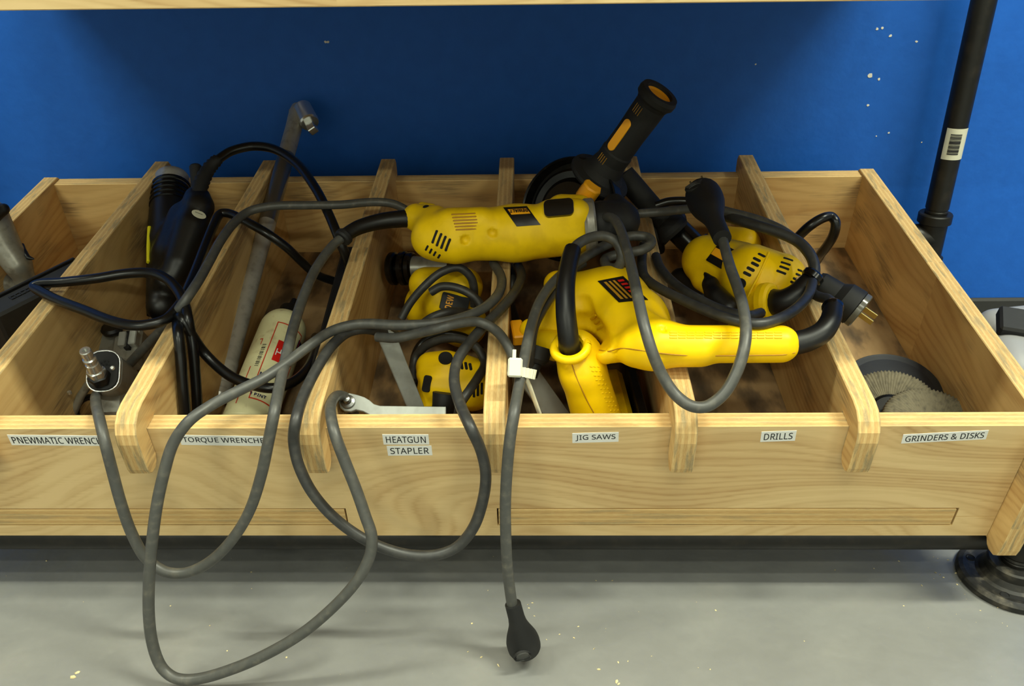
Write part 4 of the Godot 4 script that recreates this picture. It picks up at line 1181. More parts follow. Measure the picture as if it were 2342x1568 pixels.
	part("blade", slab(pq[3], pq[0], frame_z(pq[1], pq[2]), 0.0045, M.steel, M.steel, 0.0008), null, t)
	plate("hanging_hole", circle(0.0046, 16, 0.8), pq[0] + pq[1] * 0.0022, pq[1], pq[2], 0.0008, M.slot, t, 0.3)
	t = thing("flange_wrench", "flat grey steel wrench with a round pinned head lying on the bin front", "wrench", Vector3(-0.12, 0.1671, -0.0948))
	var wq: Array = [Vector3(-0.1391, 0.2066, -0.051), Vector3(0.0, 0.7874, 0.6165), Vector3(0.9921, -0.0776, 0.0991), [Vector2(-0.0089, -0.0015), Vector2(-0.0091, 0.0033), Vector2(-0.0062, 0.0072), Vector2(-0.0011, 0.0091), Vector2(0.0066, 0.0083), Vector2(0.0136, 0.0069), Vector2(0.0191, 0.0045), Vector2(0.0240, 0.0012), Vector2(0.0300, 0.0002), Vector2(0.0909, 0.0068), Vector2(0.0924, -0.0021), Vector2(0.0238, -0.0105), Vector2(0.0157, -0.0072), Vector2(0.0084, -0.0064), Vector2(0.0039, -0.0087), Vector2(-0.0023, -0.0086), Vector2(-0.0066, -0.0061)]]
	part("blade", slab(wq[3], wq[0], frame_z(wq[1], wq[2]), 0.0045, M.steel, M.steel, 0.0006), null, t)
	mb = MB.new()
	lathe(mb, wq[0] + wq[1] * 0.002, wq[1], [[0, 0], [0, 0.0064], [0.001, 0.0068], [0.003, 0.0064], [0.004, 0.0038], [0.008, 0.0036], [0.010, 0.003], [0.011, 0]], 22)
	part("pin", mb, M.chrome_dull, t)
	# --- cords of that compartment
	var c := cord("extension_cord", [Vector3(-0.009, 0.2769, -0.2214), Vector3(0.0012, 0.2764, -0.181), Vector3(-0.0008, 0.2746, -0.1448), Vector3(-0.0146, 0.2728, -0.1153), Vector3(-0.0364, 0.2717, -0.0959), Vector3(-0.0622, 0.2711, -0.0863), Vector3(-0.0927, 0.2708, -0.0845), Vector3(-0.1197, 0.2712, -0.0869), Vector3(-0.1397, 0.2707, -0.0836), Vector3(-0.1554, 0.269, -0.0735), Vector3(-0.1701, 0.2656, -0.0525), Vector3(-0.1844, 0.2617, -0.0287), Vector3(-0.2002, 0.2582, -0.0072), Vector3(-0.2187, 0.2546, 0.0086), Vector3(-0.2361, 0.2496, 0.0207), Vector3(-0.2501, 0.2448, 0.038), Vector3(-0.2639, 0.228, 0.045), Vector3(-0.2719, 0.2082, 0.053), Vector3(-0.2812, 0.179, 0.062), Vector3(-0.2895, 0.1445, 0.071), Vector3(-0.2968, 0.108, 0.079), Vector3(-0.3013, 0.0744, 0.086), Vector3(-0.3021, 0.0455, 0.091), Vector3(-0.2969, 0.0241, 0.096), Vector3(-0.2847, 0.0151, 0.1), Vector3(-0.2656, 0.0152, 0.101), Vector3(-0.237, 0.0246, 0.1), Vector3(-0.2041, 0.0404, 0.098), Vector3(-0.1679, 0.0625, 0.093), Vector3(-0.1377, 0.0886, 0.087), Vector3(-0.1164, 0.1127, 0.081), Vector3(-0.1053, 0.1329, 0.074), Vector3(-0.103, 0.1499, 0.069), Vector3(-0.1077, 0.1659, 0.063), Vector3(-0.1144, 0.1878, 0.056), Vector3(-0.1229, 0.2129, 0.049), Vector3(-0.1299, 0.2341, 0.042), Vector3(-0.1376, 0.2397, 0.0194), Vector3(-0.1447, 0.2308, -0.0127), Vector3(-0.146, 0.2226, -0.0373), Vector3(-0.1431, 0.2095, -0.0565), Vector3(-0.1421, 0.1888, -0.0726), Vector3(-0.1445, 0.1661, -0.0885)], 0.0049, M.cord_grey)
	tag(c, "grey cord whose big loop hangs lowest, down to the floor", "cord")
	c = cord("extension_cord", [Vector3(-0.105, 0.2346, -0.1358), Vector3(-0.1153, 0.2523, -0.1078), Vector3(-0.128, 0.2622, -0.0939), Vector3(-0.1409, 0.2629, -0.0855), Vector3(-0.1507, 0.2607, -0.0659), Vector3(-0.1564, 0.2575, -0.0401), Vector3(-0.1609, 0.2523, -0.0141), Vector3(-0.1633, 0.2473, 0.0104), Vector3(-0.1632, 0.2412, 0.035), Vector3(-0.168, 0.2203, 0.033), Vector3(-0.1656, 0.1986, 0.037), Vector3(-0.1557, 0.1734, 0.042), Vector3(-0.1371, 0.149, 0.047), Vector3(-0.112, 0.1283, 0.05), Vector3(-0.0845, 0.1145, 0.05), Vector3(-0.0577, 0.1115, 0.05), Vector3(-0.0356, 0.1187, 0.048), Vector3(-0.0197, 0.1382, 0.045), Vector3(-0.0107, 0.1644, 0.041), Vector3(-0.0074, 0.1899, 0.038), Vector3(-0.0108, 0.2131, 0.036), Vector3(-0.0176, 0.2382, 0.041), Vector3(-0.0288, 0.2414, 0.009), Vector3(-0.0363, 0.2466, -0.0228), Vector3(-0.0353, 0.2519, -0.049), Vector3(-0.0263, 0.2576, -0.072), Vector3(-0.0119, 0.2647, -0.0966), Vector3(0.004, 0.2701, -0.1237), Vector3(0.0164, 0.2742, -0.1549), Vector3(0.0217, 0.2741, -0.1917), Vector3(0.0175, 0.2703, -0.2307)], 0.0049, M.cord_dark)
	tag(c, "dark grey cord looping below the HEATGUN and STAPLER labels", "cord")
	c = cord("extension_cord", [Vector3(-0.1141, 0.2571, -0.0874), Vector3(-0.095, 0.2599, -0.0798), Vector3(-0.0738, 0.2656, -0.0774), Vector3(-0.0523, 0.2746, -0.0701), Vector3(-0.0328, 0.2759, -0.0781), Vector3(-0.0172, 0.273, -0.0855), Vector3(-0.0029, 0.2681, -0.0805), Vector3(0.0075, 0.262, -0.0676), Vector3(0.0144, 0.2521, -0.0564), Vector3(0.0185, 0.2333, -0.0531), Vector3(0.0163, 0.1958, -0.0843)], 0.0047, M.cord_grey)
	tag(c, "short grey cord lying across the fourth divider above the stapler", "cord")
	c = cord("extension_cord", [Vector3(-0.1081, 0.2239, -0.1948), Vector3(-0.0974, 0.2403, -0.2018), Vector3(-0.0804, 0.2583, -0.2069), Vector3(-0.064, 0.2695, -0.2135), Vector3(-0.0453, 0.2731, -0.2167), Vector3(-0.032, 0.2581, -0.2182), Vector3(-0.0307, 0.2275, -0.2169)], 0.0046, M.cord_dark)
	tag(c, "dark cord arching over the heat gun", "cord")
	c = cord("extension_cord", [Vector3(-0.0756, 0.2514, -0.2018), Vector3(-0.0636, 0.2576, -0.2025), Vector3(-0.0471, 0.2572, -0.1998), Vector3(-0.0309, 0.2504, -0.1954), Vector3(-0.0218, 0.2396, -0.1911), Vector3(-0.0288, 0.2331, -0.1887), Vector3(-0.0518, 0.2456, -0.166), Vector3(-0.0694, 0.2425, -0.1593), Vector3(-0.0845, 0.2293, -0.1658)], 0.0046, M.cord_dark)
	tag(c, "dark cord crossing the nameplate of the heat gun", "cord")
	c = cord("extension_cord", [Vector3(-0.0916, 0.1794, -0.1388), Vector3(-0.0911, 0.1931, -0.161), Vector3(-0.0786, 0.2084, -0.1615), Vector3(-0.0571, 0.218, -0.1586), Vector3(-0.0362, 0.2191, -0.1524), Vector3(-0.0223, 0.2133, -0.142), Vector3(-0.0163, 0.2036, -0.1319), Vector3(-0.0201, 0.2081, -0.0973), Vector3(-0.0269, 0.2088, -0.071), Vector3(-0.0347, 0.2018, -0.0588), Vector3(-0.0412, 0.1736, -0.0723)], 0.0046, M.cord_dark)
	tag(c, "dark cord coiled round the yellow stapler", "cord")
	c = cord("extension_cord", [Vector3(-0.0903, 0.164, -0.1379), Vector3(-0.0952, 0.179, -0.1674), Vector3(-0.0899, 0.1929, -0.191), Vector3(-0.0707, 0.2038, -0.1955), Vector3(-0.0426, 0.1993, -0.1988), Vector3(-0.0239, 0.1838, -0.1972)], 0.0046, M.cord_black)
	tag(c, "black cord lying deep behind the yellow stapler", "cord")
	c = cord("extension_cord", [Vector3(0.0069, 0.2566, -0.2708), Vector3(0.0114, 0.258, -0.2176), Vector3(0.0093, 0.2363, -0.2086), Vector3(0.0144, 0.2083, -0.223)], 0.0046, M.cord_dark)
	tag(c, "dark cord hanging down beside the fourth divider under the grinder", "cord")

# ---------------------------------------------------------------- tools, right half
func build_tools_right() -> void:
	var B := tray_basis
	# --- large yellow jigsaw, handle over the divider
	var t := thing("barrel_grip_jigsaw", "bright yellow jigsaw whose long handle lies across the fifth divider", "jigsaw", Vector3(0.1133, 0.2147, -0.1379))
	var mb := blend([["cap", Vector3(0.1443, 0.268, -0.0485), Vector3(0.2523, 0.2679, -0.0481), 0.0171, 0.0167, 0.01], ["cap", Vector3(0.1437, 0.2672, -0.0434), Vector3(0.1797, 0.2666, -0.04), 0.0155, 0.0139, 0.01], ["cap", Vector3(0.0728, 0.2662, -0.1431), Vector3(0.1114, 0.2676, -0.1395), 0.0295, 0.0328, 0.014], ["cap", Vector3(0.1114, 0.2655, -0.1389), Vector3(0.1281, 0.2634, -0.1011), 0.0354, 0.0331, 0.012], ["cap", Vector3(0.1274, 0.2645, -0.0952), Vector3(0.1437, 0.2664, -0.0574), 0.0304, 0.0205, 0.014], ["cap", Vector3(0.0994, 0.253, -0.0621), Vector3(0.1036, 0.2535, -0.0653), 0.0112, 0.0128, 0.008], ["cap", Vector3(0.1236, 0.2613, -0.0506), Vector3(0.1344, 0.2643, -0.0447), 0.0149, 0.0148, 0.014], ["cap", Vector3(0.059, 0.2639, -0.1916), Vector3(0.0746, 0.2626, -0.1832), 0.0146, 0.0181, 0.01], ["cap", Vector3(0.0315, 0.2394, -0.1342), Vector3(0.0641, 0.2444, -0.1336), 0.0122, 0.0209, 0.012], ["cap", Vector3(0.042, 0.2382, -0.1082), Vector3(0.0545, 0.2407, -0.0987), 0.0127, 0.0151, 0.008], ["-cap", Vector3(0.0814, 0.2623, -0.1011), Vector3(0.0902, 0.2688, -0.0603), 0.0142, 0.0142, 0.003], ["-cap", Vector3(0.0795, 0.2821, -0.1092), Vector3(0.0824, 0.2721, -0.1036), 0.0092, 0.0092, 0.003], ["-cap", Vector3(0.1456, 0.2978, -0.0766), Vector3(0.1562, 0.2913, -0.0711), 0.0103, 0.0103, 0.003], ["-cap", Vector3(0.1464, 0.2881, -0.0414), Vector3(0.1467, 0.2879, -0.0409), 0.0042, 0.0042, 0.001]], 0.0026)
	var jb := part("body", mb, M.yellow, t)
	var npl := sheet("nameplate", [[Vector3(0.0949, 0.2974, -0.123), Vector3(0.0989, 0.2985, -0.1223), Vector3(0.1028, 0.2996, -0.1218), Vector3(0.1068, 0.3005, -0.1216), Vector3(0.1109, 0.3012, -0.1218), Vector3(0.115, 0.3016, -0.1228), Vector3(0.1193, 0.3017, -0.1244)], [Vector3(0.0975, 0.2962, -0.1185), Vector3(0.1015, 0.2973, -0.1176), Vector3(0.1055, 0.2984, -0.117), Vector3(0.1096, 0.2993, -0.1167), Vector3(0.1137, 0.2999, -0.1169), Vector3(0.1179, 0.3003, -0.1179), Vector3(0.1223, 0.3003, -0.1196)], [Vector3(0.1001, 0.2949, -0.1141), Vector3(0.1041, 0.2962, -0.1129), Vector3(0.1082, 0.2974, -0.1119), Vector3(0.1122, 0.2984, -0.1113), Vector3(0.1164, 0.2991, -0.1112), Vector3(0.1206, 0.2996, -0.1119), Vector3(0.125, 0.2995, -0.1136)], [Vector3(0.1026, 0.2939, -0.1092), Vector3(0.1066, 0.2955, -0.1073), Vector3(0.1106, 0.2969, -0.1056), Vector3(0.1146, 0.2982, -0.1044), Vector3(0.1188, 0.2991, -0.1037), Vector3(0.123, 0.2997, -0.1039), Vector3(0.1274, 0.2997, -0.1052)], [Vector3(0.1049, 0.2936, -0.1031), Vector3(0.1089, 0.2954, -0.1003), Vector3(0.1129, 0.297, -0.0982), Vector3(0.117, 0.2983, -0.0968), Vector3(0.1212, 0.2992, -0.0961), Vector3(0.1254, 0.2997, -0.0962), Vector3(0.1299, 0.2997, -0.0974)], [Vector3(0.1071, 0.2937, -0.096), Vector3(0.1112, 0.2954, -0.0933), Vector3(0.1153, 0.2969, -0.0913), Vector3(0.1195, 0.2978, -0.0905), Vector3(0.1238, 0.2984, -0.0904), Vector3(0.1282, 0.2986, -0.0909), Vector3(0.1326, 0.2986, -0.0922)], [Vector3(0.1094, 0.2935, -0.0894), Vector3(0.1136, 0.2948, -0.0875), Vector3(0.1178, 0.2959, -0.0864), Vector3(0.1221, 0.2966, -0.0857), Vector3(0.1265, 0.2971, -0.0857), Vector3(0.1309, 0.2973, -0.0864), Vector3(0.1355, 0.297, -0.088)], [Vector3(0.1119, 0.2926, -0.0845), Vector3(0.1161, 0.2938, -0.083), Vector3(0.1204, 0.2947, -0.082), Vector3(0.1248, 0.2953, -0.0815), Vector3(0.1292, 0.2957, -0.0817), Vector3(0.1338, 0.2957, -0.0825), Vector3(0.1387, 0.2949, -0.0847)]], M.black, jb)
	for q in [[[Vector3(0.1005, 0.2979, -0.1189), Vector3(0.1029, 0.2985, -0.1185)], [Vector3(0.1029, 0.2968, -0.1147), Vector3(0.1053, 0.2975, -0.1142)], [Vector3(0.1051, 0.2959, -0.1102), Vector3(0.1076, 0.2968, -0.1093)], [Vector3(0.1073, 0.2956, -0.1045), Vector3(0.1097, 0.2966, -0.1033)], [Vector3(0.1094, 0.2957, -0.0979), Vector3(0.1118, 0.2967, -0.0966)], [Vector3(0.1114, 0.2956, -0.0917), Vector3(0.114, 0.2964, -0.0904)], [Vector3(0.1137, 0.2949, -0.0867), Vector3(0.1163, 0.2956, -0.0859)]], [[Vector3(0.1048, 0.299, -0.1183), Vector3(0.1067, 0.2995, -0.1181)], [Vector3(0.1072, 0.298, -0.1139), Vector3(0.1092, 0.2985, -0.1136)], [Vector3(0.1095, 0.2974, -0.1088), Vector3(0.1115, 0.2979, -0.1083)], [Vector3(0.1116, 0.2973, -0.1024), Vector3(0.1136, 0.298, -0.1016)], [Vector3(0.1138, 0.2973, -0.0957), Vector3(0.1157, 0.298, -0.0949)], [Vector3(0.116, 0.2969, -0.0899), Vector3(0.118, 0.2974, -0.0895)], [Vector3(0.1183, 0.296, -0.0855), Vector3(0.1204, 0.2964, -0.0851)]], [[Vector3(0.1087, 0.2999, -0.118), Vector3(0.1107, 0.3003, -0.1181)], [Vector3(0.1112, 0.2989, -0.1135), Vector3(0.1132, 0.2993, -0.1135)], [Vector3(0.1134, 0.2985, -0.1079), Vector3(0.1154, 0.2989, -0.1076)], [Vector3(0.1156, 0.2985, -0.101), Vector3(0.1176, 0.299, -0.1005)], [Vector3(0.1177, 0.2985, -0.0944), Vector3(0.1197, 0.299, -0.0939)], [Vector3(0.1201, 0.2978, -0.0892), Vector3(0.1222, 0.2981, -0.089)], [Vector3(0.1225, 0.2967, -0.0849), Vector3(0.1246, 0.297, -0.0849)]]]:
		sheet("printed_line", q, M.amber_dark, npl)
	for q in [[[Vector3(0.1131, 0.3004, -0.1176), Vector3(0.1159, 0.3007, -0.1182), Vector3(0.1187, 0.3008, -0.119)], [Vector3(0.1146, 0.2998, -0.1148), Vector3(0.1174, 0.3001, -0.1152), Vector3(0.1202, 0.3002, -0.116)]], [[Vector3(0.1159, 0.2994, -0.1119), Vector3(0.1187, 0.2998, -0.1122), Vector3(0.1215, 0.2999, -0.113)], [Vector3(0.1173, 0.2993, -0.108), Vector3(0.12, 0.2997, -0.1082), Vector3(0.1229, 0.2999, -0.1088)]], [[Vector3(0.1184, 0.2994, -0.1041), Vector3(0.1212, 0.2998, -0.1042), Vector3(0.124, 0.3, -0.1046)], [Vector3(0.1197, 0.2995, -0.0997), Vector3(0.1225, 0.2999, -0.0997), Vector3(0.1254, 0.3001, -0.1001)]], [[Vector3(0.1209, 0.2994, -0.0961), Vector3(0.1237, 0.2998, -0.0961), Vector3(0.1266, 0.3001, -0.0964)], [Vector3(0.1224, 0.2991, -0.0926), Vector3(0.1253, 0.2994, -0.0928), Vector3(0.1282, 0.2995, -0.0933)]]]:
		sheet("red_print", q, M.red, npl)
	for q in [[Vector3(0.0907, 0.264, -0.1116), Vector3(-0.656, -0.1213, 0.745), Vector3(0.0049, 0.015, 0.018)], [Vector3(0.0946, 0.262, -0.1063), Vector3(-0.9296, 0.0245, 0.3677), Vector3(0.0048, 0.0172, 0.0223)], [Vector3(0.0971, 0.2623, -0.0952), Vector3(-0.9761, 0.0955, 0.1954), Vector3(0.0055, 0.0148, 0.0171)]]:
		var rm := MB.new()
		var rd: Vector3 = q[2].normalized()
		tube(rm, [q[0] - rd * 0.010, q[0] - rd * 0.007, q[0] + rd * 0.008, q[0] + rd * 0.011], [0.0008, 0.0021, 0.0021, 0.0008], 10)
		part("side_rib", rm, M.yellow, jb)
	var sm := MB.new()
	tube(sm, curve([Vector3(0.0934, 0.2546, -0.0633), Vector3(0.1011, 0.2593, -0.052), Vector3(0.111, 0.2666, -0.044), Vector3(0.1248, 0.2713, -0.0318), Vector3(0.1392, 0.2718, -0.0259), Vector3(0.1621, 0.2689, -0.0263), Vector3(0.193, 0.2665, -0.0295), Vector3(0.2238, 0.2656, -0.0316), Vector3(0.2502, 0.2659, -0.0316), Vector3(0.2614, 0.2666, -0.0342)], 4), 0.0006, 6)
	part("parting_line", sm, M.amber_dark, jb)
	sm = MB.new()
	for q in [[Vector3(0.1551, 0.285, -0.0381), Vector3(0.1027, 0.8818, 0.4603)], [Vector3(0.1549, 0.2836, -0.0358), Vector3(0.0818, 0.8276, 0.5554)], [Vector3(0.1547, 0.2821, -0.0338), Vector3(0.0634, 0.7643, 0.6418)], [Vector3(0.1628, 0.2845, -0.0389), Vector3(0.072, 0.9226, 0.379)], [Vector3(0.1625, 0.2833, -0.0363), Vector3(0.0482, 0.8703, 0.4901)], [Vector3(0.1623, 0.2819, -0.0341), Vector3(0.0267, 0.8075, 0.5893)], [Vector3(0.1705, 0.2843, -0.0392), Vector3(0.0236, 0.9424, 0.3335)], [Vector3(0.1701, 0.2832, -0.0365), Vector3(0.0184, 0.8894, 0.4568)], [Vector3(0.1698, 0.2818, -0.0342), Vector3(0.0117, 0.8253, 0.5646)], [Vector3(0.1781, 0.2842, -0.0394), Vector3(0.0247, 0.947, 0.3203)], [Vector3(0.1777, 0.2831, -0.0366), Vector3(0.0202, 0.8973, 0.4409)], [Vector3(0.1774, 0.2817, -0.0342), Vector3(0.0139, 0.8367, 0.5474)], [Vector3(0.1858, 0.2839, -0.0398), Vector3(0.1165, 0.9372, 0.3288)], [Vector3(0.1854, 0.2828, -0.037), Vector3(0.14, 0.8844, 0.4451)], [Vector3(0.185, 0.2814, -0.0347), Vector3(0.1594, 0.8223, 0.5462)], [Vector3(0.1936, 0.2833, -0.0409), Vector3(0.0771, 0.9154, 0.3952)], [Vector3(0.1932, 0.282, -0.0384), Vector3(0.1274, 0.848, 0.5145)], [Vector3(0.193, 0.2806, -0.0362), Vector3(0.1764, 0.7703, 0.6128)], [Vector3(0.2012, 0.2832, -0.041), Vector3(0.0033, 0.9021, 0.4315)], [Vector3(0.2009, 0.2818, -0.0387), Vector3(0.0028, 0.8212, 0.5706)], [Vector3(0.2006, 0.2803, -0.0367), Vector3(0.0024, 0.7283, 0.6852)], [Vector3(0.2088, 0.2832, -0.041), Vector3(0.0033, 0.9018, 0.4322)], [Vector3(0.2084, 0.2818, -0.0387), Vector3(0.0028, 0.8207, 0.5714)], [Vector3(0.2082, 0.2802, -0.0367), Vector3(0.0024, 0.7275, 0.6861)], [Vector3(0.2164, 0.2831, -0.041), Vector3(0.0033, 0.9014, 0.4329)], [Vector3(0.216, 0.2817, -0.0386), Vector3(0.0028, 0.8201, 0.5722)], [Vector3(0.2157, 0.2802, -0.0367), Vector3(0.0024, 0.7267, 0.687)], [Vector3(0.2239, 0.2831, -0.041), Vector3(0.0033, 0.9011, 0.4336)], [Vector3(0.2235, 0.2817, -0.0386), Vector3(0.0028, 0.8196, 0.573)], [Vector3(0.2233, 0.2801, -0.0367), Vector3(0.0023, 0.7259, 0.6878)], [Vector3(0.2315, 0.283, -0.0409), Vector3(0.0033, 0.9007, 0.4343)], [Vector3(0.2311, 0.2817, -0.0386), Vector3(0.0028, 0.819, 0.5738)], [Vector3(0.2308, 0.2801, -0.0367), Vector3(0.0023, 0.7251, 0.6886)], [Vector3(0.2391, 0.283, -0.0409), Vector3(0.0033, 0.9004, 0.4351)], [Vector3(0.2386, 0.2816, -0.0386), Vector3(0.0028, 0.8185, 0.5746)], [Vector3(0.2384, 0.2801, -0.0367), Vector3(0.0023, 0.7243, 0.6895)], [Vector3(0.2466, 0.283, -0.0409), Vector3(0.0033, 0.9, 0.4358)], [Vector3(0.2462, 0.2816, -0.0386), Vector3(0.0028, 0.8179, 0.5754)], [Vector3(0.2459, 0.28, -0.0366), Vector3(0.0023, 0.7235, 0.6903)]]:
		var fz := frame_z(q[1], Vector3(1, 0, 0))
		box(sm, q[0], fz, Vector3(0.0034, 0.0007, 0.0007), 0.0003)
	var gt := part("grip_texture", sm, M.yellow_old, jb)
	gt.set_meta("kind", "stuff")
	mb = MB.new()
	lathe(mb, Vector3(0.0385, 0.2469, -0.0871), Vector3(-0.0076, -0.0221, 0.0112), [[0, 0], [0, 0.0135], [0.012, 0.0135], [0.016, 0.011], [0.017, 0.008], [0.030, 0.0075], [0.030, 0]], 24)
	part("dust_spout", mb, M.black_matte, t)
	mb = MB.new()
	box(mb, Vector3(0.0178, 0.235, -0.1382), frame_z(B.y, Vector3(0.0057, -0.0072, 0.0442)), Vector3(0.015, 0.006, 0.006), 0.0015)
	part("orbit_lever", mb, M.amber, t)
	boot("strain_relief", [Vector3(0.264, 0.268, -0.0487), Vector3(0.2773, 0.2713, -0.0498), Vector3(0.2899, 0.277, -0.0538), Vector3(0.2991, 0.2838, -0.0645), Vector3(0.305, 0.2891, -0.0786)], 0.0108, 0.0086, M.black, t)
	mb = MB.new()
	lathe(mb, Vector3(0.3041, 0.2877, -0.0761), Vector3(0.0028, 0.002, -0.0125), [[0, 0], [0, 0.0092], [0.004, 0.0098], [0.007, 0.0085], [0.007, 0]], 20)
	part("boot_end", mb, M.black_gloss, t)
	cord("power_cord", [Vector3(0.3066, 0.2892, -0.0851), Vector3(0.3074, 0.2874, -0.0993), Vector3(0.3062, 0.2819, -0.1153), Vector3(0.3101, 0.2717, -0.1458), Vector3(0.3174, 0.2627, -0.1841), Vector3(0.3279, 0.25, -0.2303)], 0.0049, M.cord_dark, t)
	# --- second jigsaw standing on its nose
	t = thing("upright_jigsaw", "yellow jigsaw standing handle up beside the fourth divider", "jigsaw", Vector3(0.1184, 0.1324, -0.1612))
	mb = blend([["cap", Vector3(0.0706, 0.252, -0.0685), Vector3(0.0779, 0.2327, -0.0617), 0.0181, 0.0198, 0.006], ["cap", Vector3(0.0779, 0.2327, -0.0617), Vector3(0.0982, 0.1669, -0.0625), 0.0198, 0.0244, 0.008], ["cap", Vector3(0.0861, 0.2504, -0.0713), Vector3(0.1051, 0.1629, -0.0686), 0.0105, 0.0127, 0.008], ["cap", Vector3(0.0656, 0.2577, -0.0664), Vector3(0.0756, 0.2559, -0.0672), 0.0144, 0.0153, 0.006], ["-cap", Vector3(0.0661, 0.2701, -0.0555), Vector3(0.0675, 0.2624, -0.0575), 0.0102, 0.0107, 0.002]], 0.0024)
	var j2 := part("handle", mb, M.yellow, t)
	sm = MB.new()
	tube(sm, curve([Vector3(0.0681, 0.2489, -0.0476), Vector3(0.0719, 0.2394, -0.0419), Vector3(0.0772, 0.2267, -0.0402), Vector3(0.0832, 0.2124, -0.0408), Vector3(0.0886, 0.2019, -0.0402)], 4), 0.0006, 6)
	part("parting_line", sm, M.amber_dark, j2)
	sm = MB.new()
	for q in [[Vector3(0.0854, 0.2467, -0.0466), Vector3(0.3784, 0.5723, 0.7276)], [Vector3(0.087, 0.2431, -0.0449), Vector3(0.4118, 0.4924, 0.7668)], [Vector3(0.089, 0.239, -0.0441), Vector3(0.5102, 0.2909, 0.8094)], [Vector3(0.0907, 0.2345, -0.0441), Vector3(0.5647, 0.1571, 0.8102)], [Vector3(0.0929, 0.2293, -0.0449), Vector3(0.6202, 0.09, 0.7793)], [Vector3(0.0951, 0.224, -0.0461), Vector3(0.6523, 0.1309, 0.7466)], [Vector3(0.0969, 0.2192, -0.0464), Vector3(0.627, 0.2549, 0.7361)], [Vector3(0.0991, 0.2144, -0.0466), Vector3(0.6461, 0.261, 0.7173)], [Vector3(0.1008, 0.2097, -0.0465), Vector3(0.6495, 0.2621, 0.7138)], [Vector3(0.1031, 0.2048, -0.0468), Vector3(0.6675, 0.2679, 0.6948)], [Vector3(0.1053, 0.1999, -0.047), Vector3(0.6849, 0.2735, 0.6754)], [Vector3(0.0887, 0.2458, -0.0481), Vector3(0.5154, 0.5624, 0.6465)], [Vector3(0.0902, 0.2422, -0.0465), Vector3(0.5678, 0.4355, 0.6986)], [Vector3(0.0923, 0.2378, -0.0462), Vector3(0.6634, 0.2335, 0.7109)], [Vector3(0.0941, 0.233, -0.0466), Vector3(0.7016, 0.1532, 0.6959)], [Vector3(0.0964, 0.2275, -0.048), Vector3(0.7516, 0.1289, 0.6469)], [Vector3(0.0986, 0.2221, -0.0493), Vector3(0.7634, 0.2339, 0.6021)], [Vector3(0.1004, 0.2174, -0.0493), Vector3(0.7475, 0.2937, 0.5958)], [Vector3(0.1026, 0.2125, -0.0497), Vector3(0.764, 0.2991, 0.5717)], [Vector3(0.1044, 0.2078, -0.0496), Vector3(0.7658, 0.2997, 0.569)], [Vector3(0.1066, 0.2028, -0.05), Vector3(0.7814, 0.3048, 0.5446)], [Vector3(0.1089, 0.1977, -0.0504), Vector3(0.7965, 0.3098, 0.5193)], [Vector3(0.092, 0.2446, -0.0502), Vector3(0.6548, 0.5359, 0.5329)], [Vector3(0.0936, 0.2407, -0.049), Vector3(0.7226, 0.3697, 0.5841)], [Vector3(0.0958, 0.2359, -0.0495), Vector3(0.7965, 0.2267, 0.5606)], [Vector3(0.0976, 0.2307, -0.0505), Vector3(0.8377, 0.159, 0.5225)], [Vector3(0.1, 0.2248, -0.0526), Vector3(0.8707, 0.2162, 0.4417)], [Vector3(0.1023, 0.2195, -0.0537), Vector3(0.8538, 0.328, 0.4043)], [Vector3(0.1041, 0.2148, -0.0536), Vector3(0.8568, 0.3293, 0.3967)], [Vector3(0.1063, 0.2097, -0.0543), Vector3(0.868, 0.3323, 0.369)], [Vector3(0.1081, 0.2049, -0.0543), Vector3(0.8712, 0.334, 0.3598)], [Vector3(0.1104, 0.1997, -0.055), Vector3(0.8829, 0.3374, 0.3264)], [Vector3(0.1128, 0.1943, -0.0559), Vector3(0.8946, 0.341, 0.2888)]]:
		var fz := frame_z(q[1], Vector3(1, -0.1, 0))
		box(sm, q[0], fz, Vector3(0.0013, 0.0006, 0.0007), 0.0003)
	gt = part("grip_texture", sm, M.yellow_old, j2)
	gt.set_meta("kind", "stuff")
	boot("strain_relief", [Vector3(0.0668, 0.2574, -0.0584), Vector3(0.0649, 0.2722, -0.0557), Vector3(0.0626, 0.294, -0.0648), Vector3(0.0631, 0.3112, -0.0837), Vector3(0.067, 0.3231, -0.1067), Vector3(0.0708, 0.3297, -0.1227)], 0.0100, 0.0080, M.black, t)
	mb = MB.new()
	var ca := Vector3(0.0671, 0.2607, -0.0565)
	var cax := frame_z(Vector3(-0.0028, 0.0163, 0.0055), B.x)
	var cpts := []
	for k in 25:
		var a := TAU * k / 24.0
		cpts.append(ca + cax * Vector3(cos(a) * 0.0150, sin(a) * 0.0150, 0))
	tube(mb, cpts, 0.0042, 12, false)
	part("cord_collar", mb, M.yellow, t)
	mb = MB.new()
	box(mb, tw(0.108, -0.078, -0.085), tray_basis * Basis(Vector3.UP, 0.08), Vector3(0.022, 0.030, 0.060), 0.006)
	part("motor_housing", mb, M.yellow_old, t)
	mb = MB.new()
	box(mb, tw(0.138, -0.075, -0.085), tray_basis * Basis(Vector3.UP, 0.08), Vector3(0.004, 0.033, 0.060), 0.001)
	part("base_shoe", mb, M.black, t)
	mb = MB.new()
	lathe(mb, tw(0.105, -0.049, -0.070), B.y, [[0, 0], [0, 0.0062], [0.002, 0.0062], [0.0022, 0.004], [0.001, 0.0]], 18)
	part("screw_boss", mb, M.amber, t)
